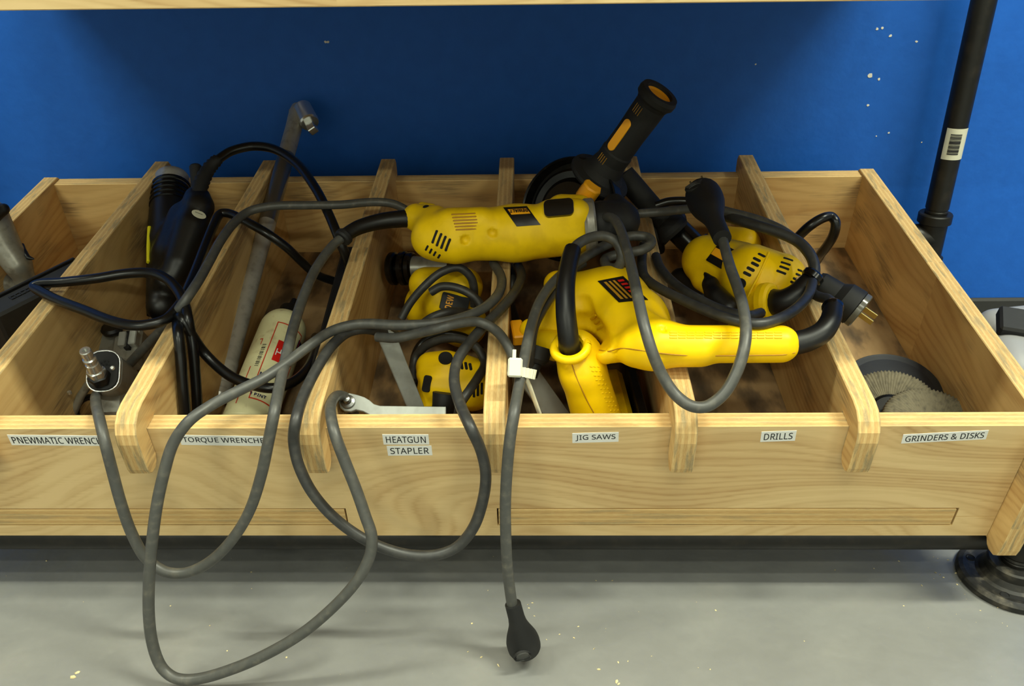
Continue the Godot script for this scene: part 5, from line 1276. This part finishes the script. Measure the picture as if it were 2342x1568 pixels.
	# its cord, looped over the heap and down in front of the bin to the plug
	cord("power_cord", [Vector3(0.0699, 0.3282, -0.1198), Vector3(0.0762, 0.3313, -0.1322), Vector3(0.0884, 0.3332, -0.1442), Vector3(0.1035, 0.3322, -0.1502), Vector3(0.1149, 0.3257, -0.148), Vector3(0.1191, 0.3147, -0.1427), Vector3(0.1163, 0.3028, -0.1441), Vector3(0.1075, 0.297, -0.1583), Vector3(0.1064, 0.2994, -0.1731), Vector3(0.1222, 0.3025, -0.1793), Vector3(0.1417, 0.3064, -0.1784), Vector3(0.1536, 0.31, -0.1882), Vector3(0.1506, 0.312, -0.2005), Vector3(0.1329, 0.3123, -0.2026), Vector3(0.1117, 0.3101, -0.1889), Vector3(0.0883, 0.3065, -0.1664), Vector3(0.068, 0.3008, -0.1444), Vector3(0.0514, 0.2935, -0.1243), Vector3(0.0399, 0.2857, -0.1015), Vector3(0.0328, 0.2776, -0.0763), Vector3(0.0277, 0.2686, -0.0462), Vector3(0.0243, 0.262, -0.0182), Vector3(0.0207, 0.2542, 0.0054), Vector3(0.0174, 0.2477, 0.0329), Vector3(0.0141, 0.2309, 0.043), Vector3(0.0112, 0.2032, 0.047), Vector3(0.0092, 0.17, 0.051), Vector3(0.009, 0.1355, 0.055), Vector3(0.0099, 0.1039, 0.058), Vector3(0.0122, 0.0762, 0.061), Vector3(0.0142, 0.0589, 0.062)], 0.0050, M.cord_grey, t)
	var p0 := Vector3(0.014, 0.0668, 0.062)
	var p1 := Vector3(0.026, 0.0104, 0.07)
	make_plug(p0, p1, t, true)
	var c := cord("extension_cord", [Vector3(0.084, 0.2999, -0.1632), Vector3(0.0684, 0.2937, -0.1503), Vector3(0.0542, 0.2842, -0.1296), Vector3(0.0429, 0.2765, -0.1067), Vector3(0.0344, 0.2673, -0.0879), Vector3(0.0311, 0.2547, -0.0725), Vector3(0.0301, 0.2298, -0.0755)], 0.0049, M.cord_dark)
	tag(c, "dark cord beside the plug cord, running down left of the upright jigsaw", "cord")
	# --- steel plate and cable tie
	t = thing("steel_bracket", "grey steel strip standing behind the white cable tie", "bracket", Vector3(0.0379, 0.1353, -0.1483))
	var ba := Vector3(0.0271, 0.217, -0.0898)
	var bd := Vector3(0.0195, -0.0774, -0.0222)
	var bn := (Vector3(0.0332, 0.62, 0.6194) - ba).normalized() + Vector3(0.6, 0, 0)
	part("strip", slab(rect(0.0, -0.013, bd.length(), 0.011), ba, frame_z(bn, bd), 0.004, M.steel, M.steel), null, t)
	t = thing("cable_tie", "white nylon cable tie bundling the grey cords", "cable tie", Vector3(0.0221, 0.2603, -0.0137))
	mb = MB.new()
	var tb := frame_z(Vector3(0.0147, 0.3553, 0.6291), Vector3(1, -0.05, 0))
	box(mb, Vector3(0.0179, 0.2699, -0.0043), tb, Vector3(0.0062, 0.0082, 0.0045), 0.0015)
	part("lock_head", mb, M.nylon, t)
	mb = MB.new()
	var tp := []
	var tc := Vector3(0.0236, 0.2611, -0.0123)
	for k in 25:
		var a := TAU * k / 24.0
		tp.append(tc + tb.x * cos(a) * 0.0115 + tb.z * sin(a) * 0.0085 + tb.y * (-0.002 * cos(a)))
	for k in 24:
		box(mb, (tp[k] + tp[k + 1]) * 0.5, frame_z((tp[k] + tp[k + 1]) * 0.5 - tc, tb.y), Vector3(0.0042, tp[k].distance_to(tp[k + 1]) * 0.56, 0.0007), 0.0002)
	part("strap", mb, M.nylon, t)
	mb = MB.new()
	box(mb, Vector3(0.0171, 0.2755, -0.0134), tb, Vector3(0.0016, 0.0060, 0.0010), 0.0003)
	part("strap_end", mb, M.nylon, t)
	mb = MB.new()
	tube(mb, curve([Vector3(0.0266, 0.2593, -0.0077), Vector3(0.0303, 0.2451, -0.0135), Vector3(0.034, 0.2281, -0.0215), Vector3(0.0387, 0.2089, -0.028)], 4), 0.0020, 8)
	part("strap_tail", mb, M.nylon, t)
	# --- drill
	t = thing("electric_drill", "yellow electric drill lying on its side in the drills compartment", "drill", Vector3(0.2912, 0.1743, -0.3252))
	mb = blend([["cap", Vector3(0.2334, 0.251, -0.2863), Vector3(0.2631, 0.2504, -0.2575), 0.029, 0.0322, 0.012], ["cap", Vector3(0.272, 0.2542, -0.2312), Vector3(0.2964, 0.2559, -0.2171), 0.0351, 0.029, 0.006], ["cap", Vector3(0.2604, 0.2532, -0.3431), Vector3(0.282, 0.255, -0.3233), 0.0179, 0.0206, 0.012], ["cap", Vector3(0.2868, 0.2521, -0.3678), Vector3(0.2927, 0.2531, -0.3425), 0.0086, 0.0105, 0.006], ["cap", Vector3(0.2695, 0.2433, -0.1893), Vector3(0.2824, 0.245, -0.1748), 0.0156, 0.0144, 0.01], ["cap", Vector3(0.2718, 0.2283, -0.2216), Vector3(0.2677, 0.1995, -0.2316), 0.0181, 0.0166, 0.012], ["cap", Vector3(0.2261, 0.2355, -0.2657), Vector3(0.2406, 0.2288, -0.256), 0.0129, 0.0128, 0.008]], 0.0026)
	var db := part("body", mb, M.yellow, t)
	vents([[Vector3(0.2741, 0.2851, -0.2159), Vector3(-0.0474, 0.9181, 0.3934), Vector3(0.0039, -0.0012, 0.0032)], [Vector3(0.2684, 0.282, -0.2114), Vector3(-0.137, 0.8159, 0.5618), Vector3(0.004, -0.0013, 0.0029)], [Vector3(0.266, 0.2783, -0.2075), Vector3(-0.1981, 0.7044, 0.6816), Vector3(0.0041, -0.0014, 0.0026)], [Vector3(0.2614, 0.2739, -0.205), Vector3(-0.2471, 0.5703, 0.7834), Vector3(0.0042, -0.0015, 0.0024)], [Vector3(0.2579, 0.2692, -0.2033), Vector3(-0.2795, 0.4334, 0.8568), Vector3(0.0042, -0.0016, 0.0021)]], 0.0090, 0.0034, db, M.slot)
	vents([[Vector3(0.3002, 0.2834, -0.2086), Vector3(0.1308, 0.9474, 0.292), Vector3(0.0044, -0.0014, 0.0014)], [Vector3(0.2962, 0.281, -0.2026), Vector3(-0.0078, 0.865, 0.5017), Vector3(0.0043, -0.0013, 0.0016)], [Vector3(0.2941, 0.2779, -0.1983), Vector3(-0.079, 0.7572, 0.6484), Vector3(0.0043, -0.0014, 0.0015)], [Vector3(0.2907, 0.2742, -0.1954), Vector3(-0.1977, 0.6317, 0.7496), Vector3(0.0042, -0.0013, 0.0017)]], 0.0105, 0.0026, db, M.slot)
	vents([[Vector3(0.3113, 0.274, -0.2001), Vector3(0.5157, 0.6247, 0.5863), Vector3(0.0046, -0.0028, -0.002)], [Vector3(0.3087, 0.271, -0.1957), Vector3(0.4251, 0.5209, 0.7402), Vector3(0.0043, -0.0026, -0.0013)], [Vector3(0.3055, 0.2676, -0.1922), Vector3(0.3154, 0.4031, 0.8591), Vector3(0.0042, -0.0024, -0.0009)], [Vector3(0.3027, 0.2646, -0.1902), Vector3(0.2176, 0.2984, 0.9293), Vector3(0.0041, -0.0023, -0.0006)]], 0.0070, 0.0026, db, M.slot)
	sm = MB.new()
	tube(sm, curve([Vector3(0.2821, 0.2864, -0.2192), Vector3(0.2763, 0.2811, -0.2078), Vector3(0.2689, 0.2688, -0.1993), Vector3(0.2591, 0.2551, -0.1881), Vector3(0.2548, 0.2407, -0.1842)], 4), 0.0014, 8)
	part("end_cap_rim", sm, M.yellow, db)
	mb = MB.new()
	lathe(mb, Vector3(0.2689, 0.2506, -0.1716), Vector3(0.014, 0.0062, 0.0115), [[0, 0], [0, 0.020], [0.006, 0.0205], [0.010, 0.0195], [0.012, 0.017], [0.012, 0.0]], 28)
	part("boot_collar", mb, M.yellow, t)
	var d1 := [Vector3(0.2397, 0.2717, -0.2479), Vector3(-0.5909, 0.6758, 0.4406), Vector3(0.005, 0.0043, 0.0197)]
	var dp := plate("nameplate", rounded(0.0135, 0.0125, 0.001), d1[0], d1[1], d1[2], 0.0022, M.black, db, 0.5)
	var dfb := frame_z(d1[1], d1[2])
	plate("brand_band", rect(-0.0125, -0.004, 0.0125, 0.005), d1[0] + dfb.z * 0.0004, d1[1], d1[2], 0.0020, M.amber, dp, 0.3)
	var d2 := [Vector3(0.2521, 0.2586, -0.2026), Vector3(-0.5674, 0.1253, 0.8138), Vector3(0.0013, 0.0057, -0.0006)]
	plate("screw_recess", circle(0.0058, 14), d2[0], d2[1], d2[2], 0.002, M.slot, db, 0.7)
	mb = blend([["cap", Vector3(0.2252, 0.2488, -0.2231), Vector3(0.2302, 0.2359, -0.206), 0.0094, 0.0103, 0.006], ["cap", Vector3(0.2297, 0.241, -0.2061), Vector3(0.2395, 0.2339, -0.1937), 0.0121, 0.0129, 0.006], ["cap", Vector3(0.2227, 0.255, -0.2301), Vector3(0.2209, 0.256, -0.2363), 0.0038, 0.0024, 0.003], ["cap", Vector3(0.209, 0.2208, -0.3), Vector3(0.2303, 0.2111, -0.2714), 0.0154, 0.0151, 0.008]], 0.0026)
	part("trigger", mb, M.black, t)
	mb = MB.new()
	var k0 := Vector3(0.2348, 0.2449, -0.319)
	var kd: Vector3 = Vector3(-0.0307, 0.0255, -0.0238)
	lathe(mb, k0, kd, [[0, 0], [0, 0.021], [0.014, 0.021], [0.016, 0.0155], [0.046, 0.0150], [0.048, 0.0125], [0.048, 0]], 30)
	part("chuck", mb, M.black_gloss, t)
	mb = MB.new()
	var r0 := Vector3(0.2073, 0.2645, -0.3172)
	var rd: Vector3 = Vector3(-0.0682, 0.0697, -0.0289)
	lathe(mb, r0, rd, [[0.010, 0], [0.010, 0.018], [0.014, 0.0205], [0.020, 0.0190], [0.030, 0.0135], [0.040, 0.0125], [rd.length(), 0.0138], [rd.length() + 0.002, 0.0]], 26)
	part("side_handle", mb, M.rubber_grip, t)
	mb = blend([["cap", Vector3(0.1817, 0.2651, -0.328), Vector3(0.2051, 0.283, -0.3381), 0.0134, 0.0103, 0.008], ["cap", Vector3(0.174, 0.2744, -0.3327), Vector3(0.1872, 0.2439, -0.3397), 0.0114, 0.0063, 0.008]], 0.003)
	part("handle_bracket", mb, M.black, t)
	boot("strain_relief", [Vector3(0.274, 0.2523, -0.1698), Vector3(0.284, 0.2583, -0.1568), Vector3(0.2955, 0.2661, -0.1552), Vector3(0.3085, 0.2755, -0.1629), Vector3(0.316, 0.2808, -0.1704)], 0.0140, 0.0095, M.black, t)
	mb = MB.new()
	lathe(mb, Vector3(0.3096, 0.2795, -0.1625), Vector3(0.0071, 0.0067, -0.004), [[0, 0], [0, 0.0095], [0.002, 0.0112], [0.007, 0.0112], [0.009, 0.0095], [0.009, 0]], 22)
	part("boot_end", mb, M.black_gloss, t)
	cord("power_cord", [Vector3(0.313, 0.2844, -0.1619), Vector3(0.3153, 0.2914, -0.1734), Vector3(0.313, 0.2987, -0.187), Vector3(0.3059, 0.3045, -0.204), Vector3(0.291, 0.3087, -0.2175), Vector3(0.2717, 0.3111, -0.2325), Vector3(0.2548, 0.3119, -0.2499), Vector3(0.2409, 0.3096, -0.2727), Vector3(0.2208, 0.3068, -0.2931)], 0.0058, M.cord_dark, t)
	# loops over the drill, ending in the plug that lies across the heap
	t = thing("cord_with_plug", "grey cord draped over the jigsaw and drill, ending in a black plug at the back", "cord", Vector3(0.1726, 0.2408, 0.0129))
	cord("power_cord", [Vector3(0.2136, 0.3367, -0.1531), Vector3(0.2135, 0.3292, -0.132), Vector3(0.2136, 0.32, -0.1006), Vector3(0.2145, 0.3127, -0.068), Vector3(0.2136, 0.3055, -0.0364), Vector3(0.2107, 0.2976, -0.0125), Vector3(0.2063, 0.2871, 0.0024), Vector3(0.1999, 0.2733, 0.0124), Vector3(0.1898, 0.2596, 0.0216), Vector3(0.1757, 0.2506, 0.0272), Vector3(0.1628, 0.2506, 0.0272), Vector3(0.1506, 0.2561, 0.0182), Vector3(0.1401, 0.2696, 0.0098), Vector3(0.1313, 0.2887, 0.0047), Vector3(0.1257, 0.3054, -0.0104), Vector3(0.1233, 0.3166, -0.0424), Vector3(0.122, 0.3255, -0.0842), Vector3(0.1204, 0.3319, -0.1296), Vector3(0.1179, 0.3359, -0.1666), Vector3(0.114, 0.3357, -0.1903), Vector3(0.1085, 0.3314, -0.2078), Vector3(0.1065, 0.3242, -0.2258), Vector3(0.1184, 0.3193, -0.2453), Vector3(0.1426, 0.3186, -0.2536), Vector3(0.1713, 0.3193, -0.2579), Vector3(0.2003, 0.3202, -0.2633), Vector3(0.2274, 0.3191, -0.2688), Vector3(0.252, 0.3157, -0.2605), Vector3(0.2765, 0.313, -0.2436), Vector3(0.2958, 0.3082, -0.2267), Vector3(0.3104, 0.3012, -0.2025)], 0.0050, M.cord_grey, t)
	make_plug(Vector3(0.2123, 0.334, -0.1366), Vector3(0.208, 0.3512, -0.2419), t, false, 1.22)
	c = cord("extension_cord", [Vector3(0.1507, 0.2945, -0.2237), Vector3(0.1454, 0.2881, -0.1907), Vector3(0.1453, 0.2849, -0.1585), Vector3(0.1565, 0.2847, -0.1321), Vector3(0.1729, 0.2861, -0.1035), Vector3(0.1919, 0.2875, -0.0747), Vector3(0.2112, 0.2883, -0.0548), Vector3(0.2302, 0.2889, -0.0462), Vector3(0.2521, 0.2887, -0.0576), Vector3(0.275, 0.2869, -0.0838), Vector3(0.2951, 0.2844, -0.118), Vector3(0.3075, 0.2833, -0.1484)], 0.0050, M.cord_dark)
	tag(c, "dark grey cord sweeping under the drill to its right end", "cord")
	c = cord("extension_cord", [Vector3(0.1652, 0.2801, -0.2284), Vector3(0.1669, 0.2773, -0.1988), Vector3(0.1766, 0.2755, -0.1631), Vector3(0.1941, 0.2756, -0.126), Vector3(0.2132, 0.2768, -0.0966), Vector3(0.231, 0.2772, -0.0862), Vector3(0.2488, 0.2704, -0.1067)], 0.0050, M.cord_dark)
	tag(c, "dark cord tucked just inside the sweeping cord under the drill", "cord")
	c = cord("extension_cord", [Vector3(0.1741, 0.3086, -0.3105), Vector3(0.1885, 0.3135, -0.3094), Vector3(0.2076, 0.315, -0.3059), Vector3(0.2213, 0.3139, -0.2994), Vector3(0.2396, 0.3105, -0.2908)], 0.0050, M.cord_black)
	tag(c, "short black cord running behind the upper plug", "cord")
	c = cord("extension_cord", [Vector3(0.3446, 0.18, -0.3917), Vector3(0.3241, 0.2338, -0.3173), Vector3(0.3243, 0.2601, -0.2924), Vector3(0.3271, 0.2814, -0.2738), Vector3(0.3357, 0.2982, -0.2652), Vector3(0.3482, 0.3066, -0.2668), Vector3(0.3599, 0.3073, -0.2715), Vector3(0.3643, 0.3025, -0.2666), Vector3(0.365, 0.2885, -0.2676), Vector3(0.364, 0.2719, -0.2775), Vector3(0.3631, 0.2541, -0.2931), Vector3(0.3759, 0.2175, -0.3419), Vector3(0.3948, 0.1737, -0.3841)], 0.0054, M.cord_black)
	tag(c, "black cord standing up in an arch over the last divider", "cord")
	# --- clear-faced plug on the floor of the last compartment
	t = thing("clear_plug", "black plug with a clear face and brass prongs over the last divider", "plug", Vector3(0.3681, 0.2268, -0.2122))
	var a0 := Vector3(0.3221, 0.2718, -0.1777)
	var a1 := Vector3(0.3612, 0.2494, -0.1519)
	var ad := a1 - a0
	mb = MB.new()
	lathe(mb, a0, ad, [[0, 0], [0, 0.010], [0.004, 0.012], [ad.length() * 0.45, 0.0135], [ad.length() * 0.6, 0.0185], [ad.length() * 0.88, 0.0195], [ad.length() * 0.9, 0.018], [ad.length() * 0.9, 0]], 26)
	part("grip_body", mb, M.black_matte, t)
	mb = MB.new()
	lathe(mb, a0 + ad * 0.9, ad, [[0, 0], [0, 0.0188], [0.005, 0.0188], [0.006, 0.0175], [0.006, 0]], 26)
	part("clear_face", mb, plain(Color(0.34, 0.33, 0.29), 0.2), t)
	var pbz := frame_z(ad, B.y)
	for s in [-1.0, 1.0]:
		mb = MB.new()
		box(mb, a1 - ad * 0.02 + pbz * Vector3(0.001, s * 0.0062, 0.008), pbz, Vector3(0.0030, 0.0007, 0.0085), 0.0003)
		part("prong", mb, M.brass, t)
	# ---------------- discs in the last compartment
	var fl := FLOOR_Y
	t = thing("rubber_backing_pad", "large round black rubber backing pad leaning in the last compartment", "backing pad", Vector3(0.4249, 0.1356, -0.1809))
	mb = MB.new()
	var dc := Vector3(0.4172, 0.1485, -0.1668)
	var dn := (B.y + B.z * 0.20 - B.x * 0.10).normalized()
	lathe(mb, dc - dn * 0.004, dn, [[0, 0], [0, 0.049], [0.001, 0.0515], [0.003, 0.0520], [0.0042, 0.0510], [0.0040, 0.0490], [0.0036, 0.044], [0.0035, 0.018], [0.0060, 0.016], [0.0060, 0.0]], 56)
	part("pad", mb, M.black, t)
	var gi := 0
	for q in [[Vector3(0.4034, 0.1406, -0.1307), (B.y + B.z * 0.45 - B.x * 0.25).normalized(), "twisted wire wheel lying partly under another, nearest the last divider"], [Vector3(0.4353, 0.141, -0.0958), (B.y + B.z * 0.25 + B.x * 0.06).normalized(), "twisted wire wheel lying uppermost beside the right end of the bin"]]:
		t = thing("wire_wheel", q[2], "wire wheel", q[0] - B.y * 0.01, "wire wheels")
		var wm := wheel_mesh(q[0], q[1], 1.12 + 0.08 * gi)
		part("bristle_ring", wm, M.abrasive, t)
		mb = MB.new()
		lathe(mb, q[0] - q[1] * 0.004, q[1], [[0, 0], [0, 0.022], [0.008, 0.022], [0.010, 0.018], [0.010, 0.006], [0.006, 0.006], [0.006, 0]], 30)
		part("hub", mb, M.iron_oily, t)
		gi += 1
	# --- grey case on the floor to the right of the rack
	t = thing("grey_tool_case", "grey plastic tool case with a black handle on the floor at the right edge", "tool case", Vector3(0.747, 0.0, -0.4647))
	mb = blend([["cap", Vector3(0.6557, 0.1008, -0.4134), Vector3(0.7412, 0.1046, -0.4178), 0.0236, 0.0265, 0.03], ["cap", Vector3(0.6367, 0.1007, -0.3451), Vector3(0.7205, 0.0993, -0.3467), 0.0235, 0.0251, 0.04], ["cap", Vector3(0.6363, 0.081, -0.3121), Vector3(0.713, 0.07, -0.3085), 0.0329, 0.0384, 0.04]], 0.005)
	part("shell", mb, M.case_grey, t)
	mb = MB.new()
	box(mb, Vector3(0.6523, 0.1336, -0.3514), Basis(Vector3(0.95, -0.05, 0.3).normalized(), Vector3(-0.1, 0.9, 0.4).normalized(), Vector3(0.95, -0.05, 0.3).normalized().cross(Vector3(-0.1, 0.9, 0.4).normalized())).orthonormalized(), Vector3(0.028, 0.010, 0.020), 0.003)
	part("handle", mb, M.black_matte, t)

func wheel_mesh(c: Vector3, n: Vector3, big: float) -> MB:
	var mb := MB.new()
	var x := n.cross(Vector3.RIGHT).normalized()
	var y := n.cross(x)
	var seg := 336
	var prof := [[-0.0055, 0.026], [-0.0060, 0.036], [-0.004, 0.042], [0.0, 0.0445], [0.004, 0.0435], [0.0062, 0.039], [0.0058, 0.030], [0.004, 0.018]]
	var prev := []
	for s in seg + 1:
		var ring := []
		for k in prof.size():
			var tw_: float = TAU * s / seg + k * 0.012
			var o := x * cos(tw_) + y * sin(tw_)
			var ridge := 0.0008 * sin(s * TAU * 84.0 / seg)
			var kk: float = clamp((float(k) / 3.0), 0.0, 1.0)
			var p: Vector3 = c + n * (prof[k][0] + ridge * 0.6) + o * (prof[k][1] * big + ridge * kk)
			var k0: int = max(k - 1, 0)
			var k1: int = min(k + 1, prof.size() - 1)
			var e := Vector2(prof[k1][0] - prof[k0][0], prof[k1][1] - prof[k0][1])
			var tang := o.cross(n) * cos(s * TAU * 84.0 / seg) * 0.55
			var nn := (n * -e.y + o * e.x).normalized() + tang
			ring.append(mb.vert(p, nn.normalized()))
		if s > 0:
			for k in prof.size() - 1:
				mb.quad(prev[k], prev[k + 1], ring[k + 1], ring[k])
		prev = ring
	return mb

# moulded mains plug from the cord end a to the front face b; it bends at the face
func make_plug(a: Vector3, b: Vector3, parent: Node3D, hanging: bool, fat := 1.0) -> void:
	var d := b - a
	var l := d.length()
	var dn := d.normalized()
	var eye := (Vector3(0.0332, 0.62, 0.6194) - b).normalized()
	var z := (eye - dn * eye.dot(dn)).normalized()
	var x := dn.cross(z)
	var mb := MB.new()
	var pts := []
	var rad := []
	for k in 25:
		var f := k / 24.0
		pts.append(a + dn * (l * f))
		var r: float
		if f < 0.28: r = 0.0072 + 0.0016 * f + 0.0006 * sin(f * 150.0)
		else: r = lerp(0.0078, 0.0152, smoothstep(0.28, 0.72, f))
		if f > 0.80: r = 0.0152 * sqrt(max(0.02, 1.0 - pow((f - 0.80) / 0.205, 2.0)))
		rad.append(r * fat)
	tube(mb, pts, rad, 22)
	var body := part("plug", mb, M.black_matte, parent)
	# finger recess with its ribs on the viewer's side
	var fz := frame_z(z + dn * (0.35 if hanging else 0.1), x)
	var rc := a + dn * (l * 0.79) + z * (0.0142 * fat) + x * (0.0035 if hanging else -0.004)
	part("finger_recess", slab(circle(0.0085 * fat, 24, 0.80), rc - fz.z * 0.0012, fz, 0.003, M.slot, M.black_matte, 0.0006), null, body)
	for k in 3:
		var rm := MB.new()
		var w := (0.0072 - 0.0010 * k) * fat
		var pp := []
		for j in 9:
			var u := (j / 8.0 - 0.5) * 2.0
			pp.append(rc + fz * Vector3(u * w, (0.0042 - k * 0.0024 - 0.0022 * u * u) * fat, 0.0007))
		tube(rm, pp, 0.0008, 6)
		part("finger_rib", rm, M.cord_dark, body)
	if hanging:
		plate("finger_pad", circle(0.0058, 20, 0.7), rc - fz.y * 0.0030 + fz.z * 0.0008, fz.z, fz.x, 0.0016, M.cord_dark, body, 0.5)
	else:
		for s in [-1.0, 1.0]:
			var pm := MB.new()
			box(pm, b + dn * 0.008 + x * s * 0.0064 - z * 0.002, frame_z(dn, x), Vector3(0.0010, 0.0030, 0.011), 0.0003)
			part("prong", pm, M.brass, parent)

# ---------------------------------------------------------------- dust and chips
func build_small() -> void:
	var mb := MB.new()
	var spots: Array = [[Vector3(-0.3873, 0.0, 0.0866), 0.0031], [Vector3(-0.3855, 0.0, 0.0812), 0.0026], [Vector3(-0.0162, 0.0, 0.0618), 0.0018], [Vector3(-0.0001, 0.0, 0.0713), 0.0022], [Vector3(0.0278, 0.0, 0.0005), 0.0013], [Vector3(0.0329, 0.0, 0.0109), 0.0011], [Vector3(0.0964, 0.0, -0.0378), 0.0009], [Vector3(0.1134, 0.0, -0.0378), 0.0013], [Vector3(0.0705, 0.0, 0.0384), 0.0018], [Vector3(0.0754, 0.0, 0.0242), 0.0011], [Vector3(0.0887, 0.0, 0.0515), 0.0013], [Vector3(0.0914, 0.0, 0.0753), 0.002], [Vector3(0.1061, 0.0, 0.0888), 0.0026], [Vector3(0.1078, 0.0, 0.0912), 0.0022], [Vector3(0.1185, 0.0, 0.0662), 0.0011], [Vector3(0.1096, 0.0, 0.0673), 0.0013], [Vector3(0.4151, 0.0, -0.0667), 0.0013], [Vector3(0.4461, 0.0, -0.0498), 0.0015], [Vector3(0.4492, 0.0, -0.0466), 0.0013], [Vector3(0.4511, 0.0, -0.0429), 0.0011], [Vector3(0.4667, 0.0, -0.0492), 0.002], [Vector3(0.4604, 0.0, -0.0329), 0.0015], [Vector3(0.4667, 0.0, -0.0687), 0.0013], [Vector3(0.4245, 0.0, -0.0316), 0.0013], [Vector3(0.3957, 0.0, -0.0034), 0.0009], [Vector3(0.3447, 0.0, -0.0535), 0.0013], [Vector3(0.2109, 0.0, 0.0029), 0.0011], [Vector3(0.0444, 0.0, 0.0407), 0.0009], [Vector3(0.057, 0.0, 0.0342), 0.0009], [Vector3(-0.4902, 0.0, -0.0663), 0.0011], [Vector3(-0.3311, 0.0, -0.0014), 0.0011], [Vector3(-0.2826, 0.0, 0.0244), 0.0011], [Vector3(-0.2555, 0.0, 0.0556), 0.0011], [Vector3(-0.2636, 0.0, -0.0493), 0.0011], [Vector3(-0.1977, 0.0, 0.0631), 0.0015], [Vector3(-0.1044, 0.0, -0.0817), 0.0011], [Vector3(-0.014, 0.0, -0.0233), 0.0009], [Vector3(-0.0273, 0.0, 0.0207), 0.0011], [Vector3(-0.0292, 0.0, 0.0557), 0.0011], [Vector3(0.0269, 0.0, -0.0041), 0.0011], [Vector3(0.0312, 0.0, -0.0065), 0.0011]]
	for q in spots:
		flake(mb, q[0], q[1])
	for k in 160:
		flake(mb, Vector3(rng.randf_range(-0.6, 0.8), 0, rng.randf_range(-0.1, 0.6)), rng.randf_range(0.0002, 0.0009))
	for k in 60:
		var a := rng.randf() * TAU
		var r := 0.052 + absf(rng.randfn(0.0, 0.022))
		flake(mb, Vector3(0.523, 0.0, -0.0493) * Vector3(1, 0, 1) + Vector3(cos(a) * r, 0, sin(a) * r), rng.randf_range(0.0002, 0.0008))
	var o := part("sawdust", mb, M.sawdust)
	o.set_meta("kind", "stuff")
	tag(o, "sawdust flecks and wood crumbs scattered on the grey floor", "sawdust")

func flake(mb: MB, p: Vector3, r: float) -> void:
	var n := 5
	var c := mb.vert(Vector3(p.x, r * 0.5 + 0.0003, p.z), Vector3.UP)
	var a0 := rng.randf() * TAU
	var st := rng.randf_range(0.25, 0.9)
	var pr := []
	for k in n:
		var a := TAU * k / n
		var q := Vector2(cos(a), sin(a) * st) * r * rng.randf_range(0.7, 1.3)
		q = q.rotated(a0)
		pr.append(mb.vert(Vector3(p.x + q.x, 0.0002, p.z + q.y), Vector3(cos(a), 0.8, sin(a)).normalized()))
	for k in n:
		mb.tri(c, pr[k], pr[(k + 1) % n])
